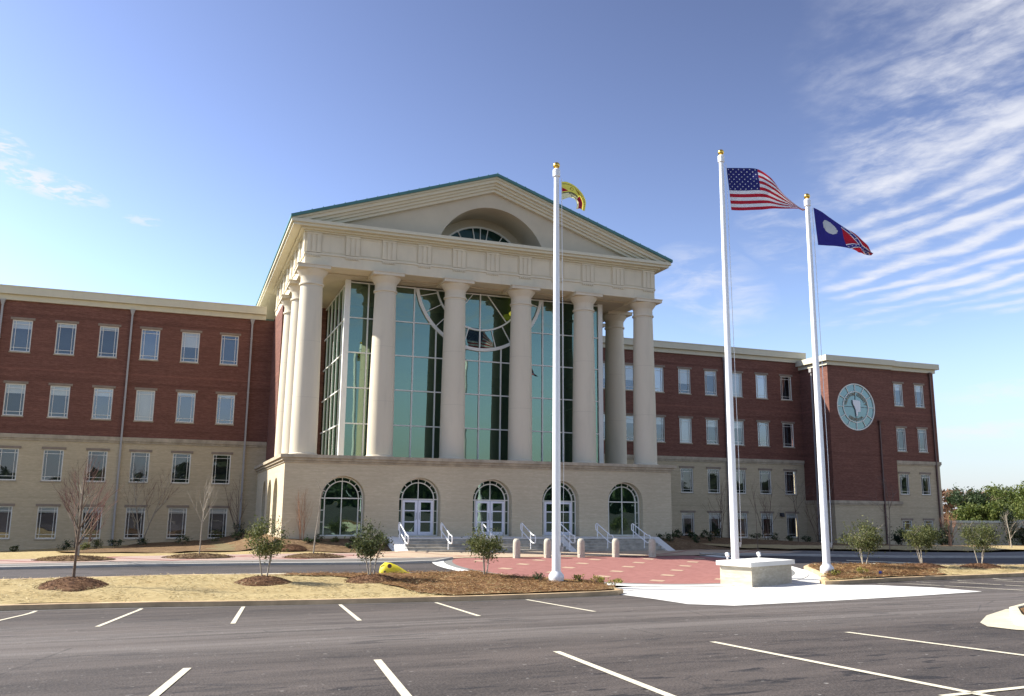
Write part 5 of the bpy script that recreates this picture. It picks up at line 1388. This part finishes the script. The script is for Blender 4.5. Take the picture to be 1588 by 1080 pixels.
# saplings against the wings
WG = 'bare saplings against the facade'
bare_tree(-6.0, 64.6, 6.3, 'thin bare sapling before the far left wing wall', 50, r=.04, clear=.35, spread=.35, twig='twig_grey', group=WG, limbs=4)
bare_tree(-2.0, 64.4, 6.0, 'reddish bare multi-stem tree beside the second wing downspout', 51, r=.05, clear=.15, spread=.4, bark='bark_pale', twig='twig_red', group=WG, stems=2, limbs=5)
bare_tree(-4.6, 56.0, 3.6, 'reddish bare shrub tree at the left edge of the wing bed', 52, r=.04, clear=.1, spread=.4, twig='twig_red', group=WG, stems=2, limbs=4, depth=2)
bare_tree(4.0, 63.5, 4.2, 'reddish twiggy sapling at the inner corner of the wing and the portico', 53, r=.03, clear=.1, spread=.3, twig='twig_red', group=WG, stems=3, limbs=3, depth=2)
bare_tree(6.3, 48.55, 2.9, 'orange twiggy shrub against the podium wall left of the first arched window', 54, r=.02, clear=.05, spread=.25, bark='twig_orange', twig='twig_orange', group=WG, stems=5, limbs=3, depth=2)
bare_tree(33.0, 63.5, 4.5, 'bare twiggy sapling just right of the portico podium', 55, r=.03, clear=.1, spread=.3, twig='twig_grey', group=WG, stems=3, limbs=3, depth=2)
bare_tree(41.5, 62.5, 5.0, 'reddish bare sapling left of the middle flagpole, before the wing windows', 56, r=.03, clear=.1, spread=.3, twig='twig_red', group=WG, stems=3, limbs=3, depth=2)
bare_tree(44.6, 60.5, 5.0, 'reddish bare sapling just right of the middle flagpole', 57, r=.03, clear=.1, spread=.3, twig='twig_red', group=WG, stems=3, limbs=3, depth=2)
bare_tree(31.9, 44.2, 4.8, 'very slender dark sapling standing in the pavement right of the middle flagpole', 58, r=.022, clear=.6, spread=.2, twig='twig_grey', group=WG, limbs=1, depth=1, zoff=.1)
bare_tree(48.4, 61.5, 6.0, 'bare tree with a rounded open crown before the last wing windows', 59, r=.05, clear=.3, spread=.5, twig='twig_grey', group=WG, limbs=6)
bare_tree(51.3, 62.5, 5.2, 'reddish bare sapling beside the wall lamp in the right inner corner', 60, r=.03, clear=.1, spread=.35, twig='twig_red', group=WG, stems=3, limbs=3, depth=2)
bare_tree(36.6, 43.4, 5.4, 'tall thin sapling before the left part of the pavilion', 61, r=.03, clear=.5, spread=.35, twig='twig_grey', group=WG, limbs=2, depth=2)
bare_tree(40.4, 42.9, 5.0, 'dark bare tree before the windowed part of the pavilion', 62, r=.035, clear=.3, spread=.55, twig='twig_grey', group=WG, limbs=6, depth=3)
bare_tree(48.4, 46.0, 2.7, 'orange multi-stem shrub tree at the pavilion corner', 63, r=.04, clear=.2, spread=.3, bark='twig_orange', twig='twig_orange', stems=4, limbs=4, depth=3, group=WG)
bare_tree(52.2, 44.5, 2.9, 'pale bare tree at the far right, before the dark canopy', 64, r=.05, clear=.2, spread=.35, bark='bark_pale', twig='bark_pale', group=WG, limbs=5, depth=3, lean=-.1)
# shrubs, left
LG = 'low shrubs in the left beds'
for i, (x, y, r_, lb) in enumerate(((-4.3, 59.5, .45, 'round green shrub left of the second wing downspout'), (-3.3, 60.0, .5, 'round green shrub right of the second wing downspout'), (-1.9, 63.0, .42, 'small round shrub beside the reddish tree by the wing'),
     (-4.7, 55.5, .4, 'dark low shrub at the left end of the wing bed'), (-6.4, 62.7, .5, 'yellowish shrub behind the foreground bare tree'), (.5, 58.8, .55, 'spiky green shrub between two ground-floor wing windows'),
     (2.6, 62.0, .7, 'taller dark shrub under the last wing window'), (4.0, 62.5, .7, 'dark shrub at the foot of the inner corner downspout'), (3.6, 57.0, .45, 'dark leaning shrub on the bed near the inner corner'),
     (4.4, 56.5, .5, 'shrub close to the podium corner'), (6.6, 48.1, .35, 'spiky shrub left of the first arched window'), (7.2, 48.2, .38, 'spiky shrub touching the left frame of the first arched window'),
     (8.05, 48.2, .28, 'small dark shrub under the left half of the first arched window'), (8.6, 47.2, .27, 'round shrub low on the bank under the first arched window'), (9.0, 48.3, .25, 'tiny shrub under the right half of the first arched window'),
     (10.0, 48.2, .3, 'small dark shrub between the first arched window and the left door'), (9.8, 46.9, .3, 'round shrub low on the bank right of the first arched window'), (10.6, 47.5, .35, 'shrub against the left cheek wall of the steps'), (-9.3, 63.5, .35, 'tiny dark shrub at the foot of the far left wing wall'))):
    shrub(x, y, r_*.85, r_*1.2, lb, 100+i, 'leaf_dark' if i % 3 else 'leaf_olive', LG, n=280, s=.045+.012*(y > 55))
RG = 'low shrubs in the right beds'
q = [(27.6, 48.0, 'shrub right beside the last bollard and the steps'), (28.6, 48.2, 'second dark shrub right of the steps'), (30.5, 48.4, 'dark shrub at the right corner of the podium'), (33.2, 56.0, 'first dark shrub in the shaded right bed'),
     (34.9, 58.0, 'dark shrub under the first ground-floor window of the right wing'), (36.6, 59.0, 'spiky shrub right of the first right-wing window'), (34.8, 53.6, 'low shrub on the shaded slope'), (38.4, 60.0, 'spiky shrub below the second right-wing window'),
     (39.8, 60.2, 'tall spiky shrub just left of the middle flagpole'), (41.5, 60.6, 'dark shrub hidden beside the middle flagpole'), (43.2, 60.0, 'dark shrub right of the middle flagpole'), (45.6, 60.8, 'spiky shrub under the fourth right-wing window'),
     (47.2, 61.0, 'dark shrub left of the rounded bare tree'), (48.8, 59.0, 'low shrub right of the rounded bare tree'), (50.6, 58.6, 'low shrub below the wall lamp'), (51.6, 57.0, 'low shrub left of the rightmost flagpole foot'), (44.8, 56.0, 'small shrub halfway down the shaded slope')]
for i, (x, y, lb) in enumerate(q): shrub(x, y, random.uniform(.3, .5), random.uniform(.5, .9), lb, 200+i, 'leaf_dark', RG, n=260, s=.06)
FG = 'dark shrubs along the low wall'
for i, (x, y, r_, h_, mt, lb) in enumerate(((49.6, 51.5, .6, 1.2, 'leaf_conifer', 'dark shrub at the foot of the pavilion corner downspout'), (52.8, 52.0, .55, 1.2, 'leaf_conifer', 'dark shrub right of the orange shrub tree'), (54.6, 52.4, .55, 1.3, 'leaf_conifer', 'second dark shrub right of the orange shrub tree'),
       (60.0, 51.3, .8, 3.0, 'leaf_conifer', 'left pointed conifer before the low wall'), (62.2, 51.3, .8, 2.7, 'leaf_conifer', 'right pointed conifer before the low wall'), (61.2, 51.0, .9, 1.4, 'leaf_conifer', 'squat conifer between the two pointed ones'), (61.8, 48.6, .7, 2.0, 'leaf_purple', 'dark red leafy shrub at the far right'))):
    shrub(x, y, r_, h_, lb, 300+i, mt, FG, n=1100, s=.085)

# ------------------------------------------------------------------ low wall and canopy at the right
LWL = empty('low_wall', (78, 62, -2.9), 'long low cream brick screen wall running right from the pavilion', 'wall')
m = MB(); m.box(PX1+.02, 120, 61.8, 62.1, -3.3, -.72); m.build('wall_body', MT['cream'], LWL)
m = MB(); m.box(PX1+.02, 120.1, 61.72, 62.18, -.72, -.52); m.build('coping', MT['fascia'], LWL)
CN = empty('entrance_canopy', (72.5, 55, -2.9), 'flat white canopy over a dark opening at the right edge of the photo', 'canopy')
m = MB(); m.box(73.3, 86, 57.6, 61.7, -1.15, -.42); m.build('slab', MT['fascia'], CN)
m = MB(); m.box(73.9, 85.5, 60.5, 60.7, -3.1, -1.15); m.build('back_wall', MT['brick'], CN)
for px in (74.0, 81): m = MB(); m.box(px, px+.3, 58.2, 58.5, -3.1, -1.15); m.build('post', MT['brown_metal'], CN)

# ------------------------------------------------------------------ trees beyond
def far_tree(x, y, h, w, label, seed, mat, n=5000, s=.28, base=-3.2):
    rng = random.Random(seed); e = empty('pine_tree', (x, y, base), label, 'tree', 'trees beyond the low wall'); m = MB()
    m.tube((x, y, base), (x+rng.uniform(-.3, .3), y, base+h*.9), .22, .06, 7, cap=False)
    for k in range(14):
        a = rng.uniform(0, 6.28); z = base+h*rng.uniform(.3, .9); L = w*.42*(1.1-(z-base)/h*.5); m.tube((x, y, z), (x+math.cos(a)*L, y+math.sin(a)*L, z+L*.35), .07, .02, 4, cap=False)
    m.build('trunk', MT['bark'], e, fixn=False)
    f = MB()
    for k in range(26):
        t = rng.uniform(.12, 1); a = rng.uniform(0, 6.28); rad = w/2*math.sqrt(max(.03, 1-((t-.5)/.58)**2))*rng.uniform(.35, 1)
        c = Vector((x+math.cos(a)*rad, y+math.sin(a)*rad, base+h*t)); rr = w*rng.uniform(.10, .19)
        for _ in range(n//26):
            v = Vector((rng.gauss(0, 1), rng.gauss(0, 1), rng.gauss(0, .8))); leaf(f, c+v*rr*.62, s*rng.uniform(.6, 1.3), rng, .38, .2)
    f.build('crown', MT[mat], e, fixn=False)
import math as _m
def beyond(xpx, Y):   # bearing of an image column near the horizon on the right (design helper for spacing)
    t = (xpx-794)/1366.0; a = math.atan(t/math.cos(pitch))+yaw; return Y*math.tan(a)
for i, (px, Y, top, w_, mt, lb) in enumerate(((1478, 118, 758, 6.5, 'leaf_dark', 'dark green pine right at the pavilion edge'), (1497, 125, 762, 5.5, 'leaf_rust', 'brownish bare-crowned tree left of the pale pines'), (1512, 116, 758, 7.5, 'leaf_pine', 'bright pine second from the pavilion edge'),
        (1533, 122, 757, 8.0, 'leaf_pine', 'bright broad pine in the middle of the far group'), (1551, 130, 768, 6.5, 'leaf_rust', 'rusty bare tree between the far pines'), (1560, 118, 780, 5.5, 'leaf_pine', 'shorter bright pine before the rusty tree'), (1587, 100, 748, 7.5, 'leaf_pine', 'largest green pine at the right edge'), (1485, 112, 785, 5, 'leaf_pine', 'low bright pine just above the wall coping'), (1522, 110, 785, 6, 'leaf_pine', 'low bushy pine in front of the far group'), (1625, 105, 752, 8, 'leaf_pine', 'green pine beyond the right edge of the photo'))):
    dist = Y/math.cos(math.atan(beyond(px, Y)/Y)); topz = (803-top)/1366*math.hypot(Y, beyond(px, Y))*.68
    far_tree(beyond(px, Y), Y, topz+3.2, w_, lb, 400+i, mt, n=5200 if mt != 'leaf_rust' else 3000, s=.26)
# a far wood on the skyline and the one behind the viewer that the glass mirrors
def wood(name, pts, h, seed, mat, n, s):
    rng = random.Random(seed); f = MB()
    for _ in range(n):
        i = rng.randrange(len(pts)-1); t = rng.random(); x = pts[i][0]+(pts[i+1][0]-pts[i][0])*t; y = pts[i][1]+(pts[i+1][1]-pts[i][1])*t
        hh = h*(.72+.38*noise.noise(Vector((x*.07, y*.07, seed))))
        z = -3.3+hh*(1-(rng.random()**1.6)*.98); leaf(f, Vector((x+rng.gauss(0, 3), y+rng.gauss(0, 3), z)), s*rng.uniform(.6, 1.3), rng, .5, .3)
    o = f.build(name, MT[mat], None, fixn=False); tag(o, 'hazy mixed wood on the skyline far behind', 'woodland', kind='stuff'); return o
wood('far_wood', [(60, 170), (110, 160), (170, 150), (230, 130)], 9.5, 5, 'leaf_rust', 9000, .8)
o = wood('wood_behind_viewer', [(-160, -60), (-60, -90), (40, -95), (150, -80), (230, -20)], 15.5, 6, 'leaf_dark', 22000, 1.5); o['label'] = 'dark wood behind the viewer, seen only mirrored in the windows'
print('OBJECTS', len(bpy.data.objects))
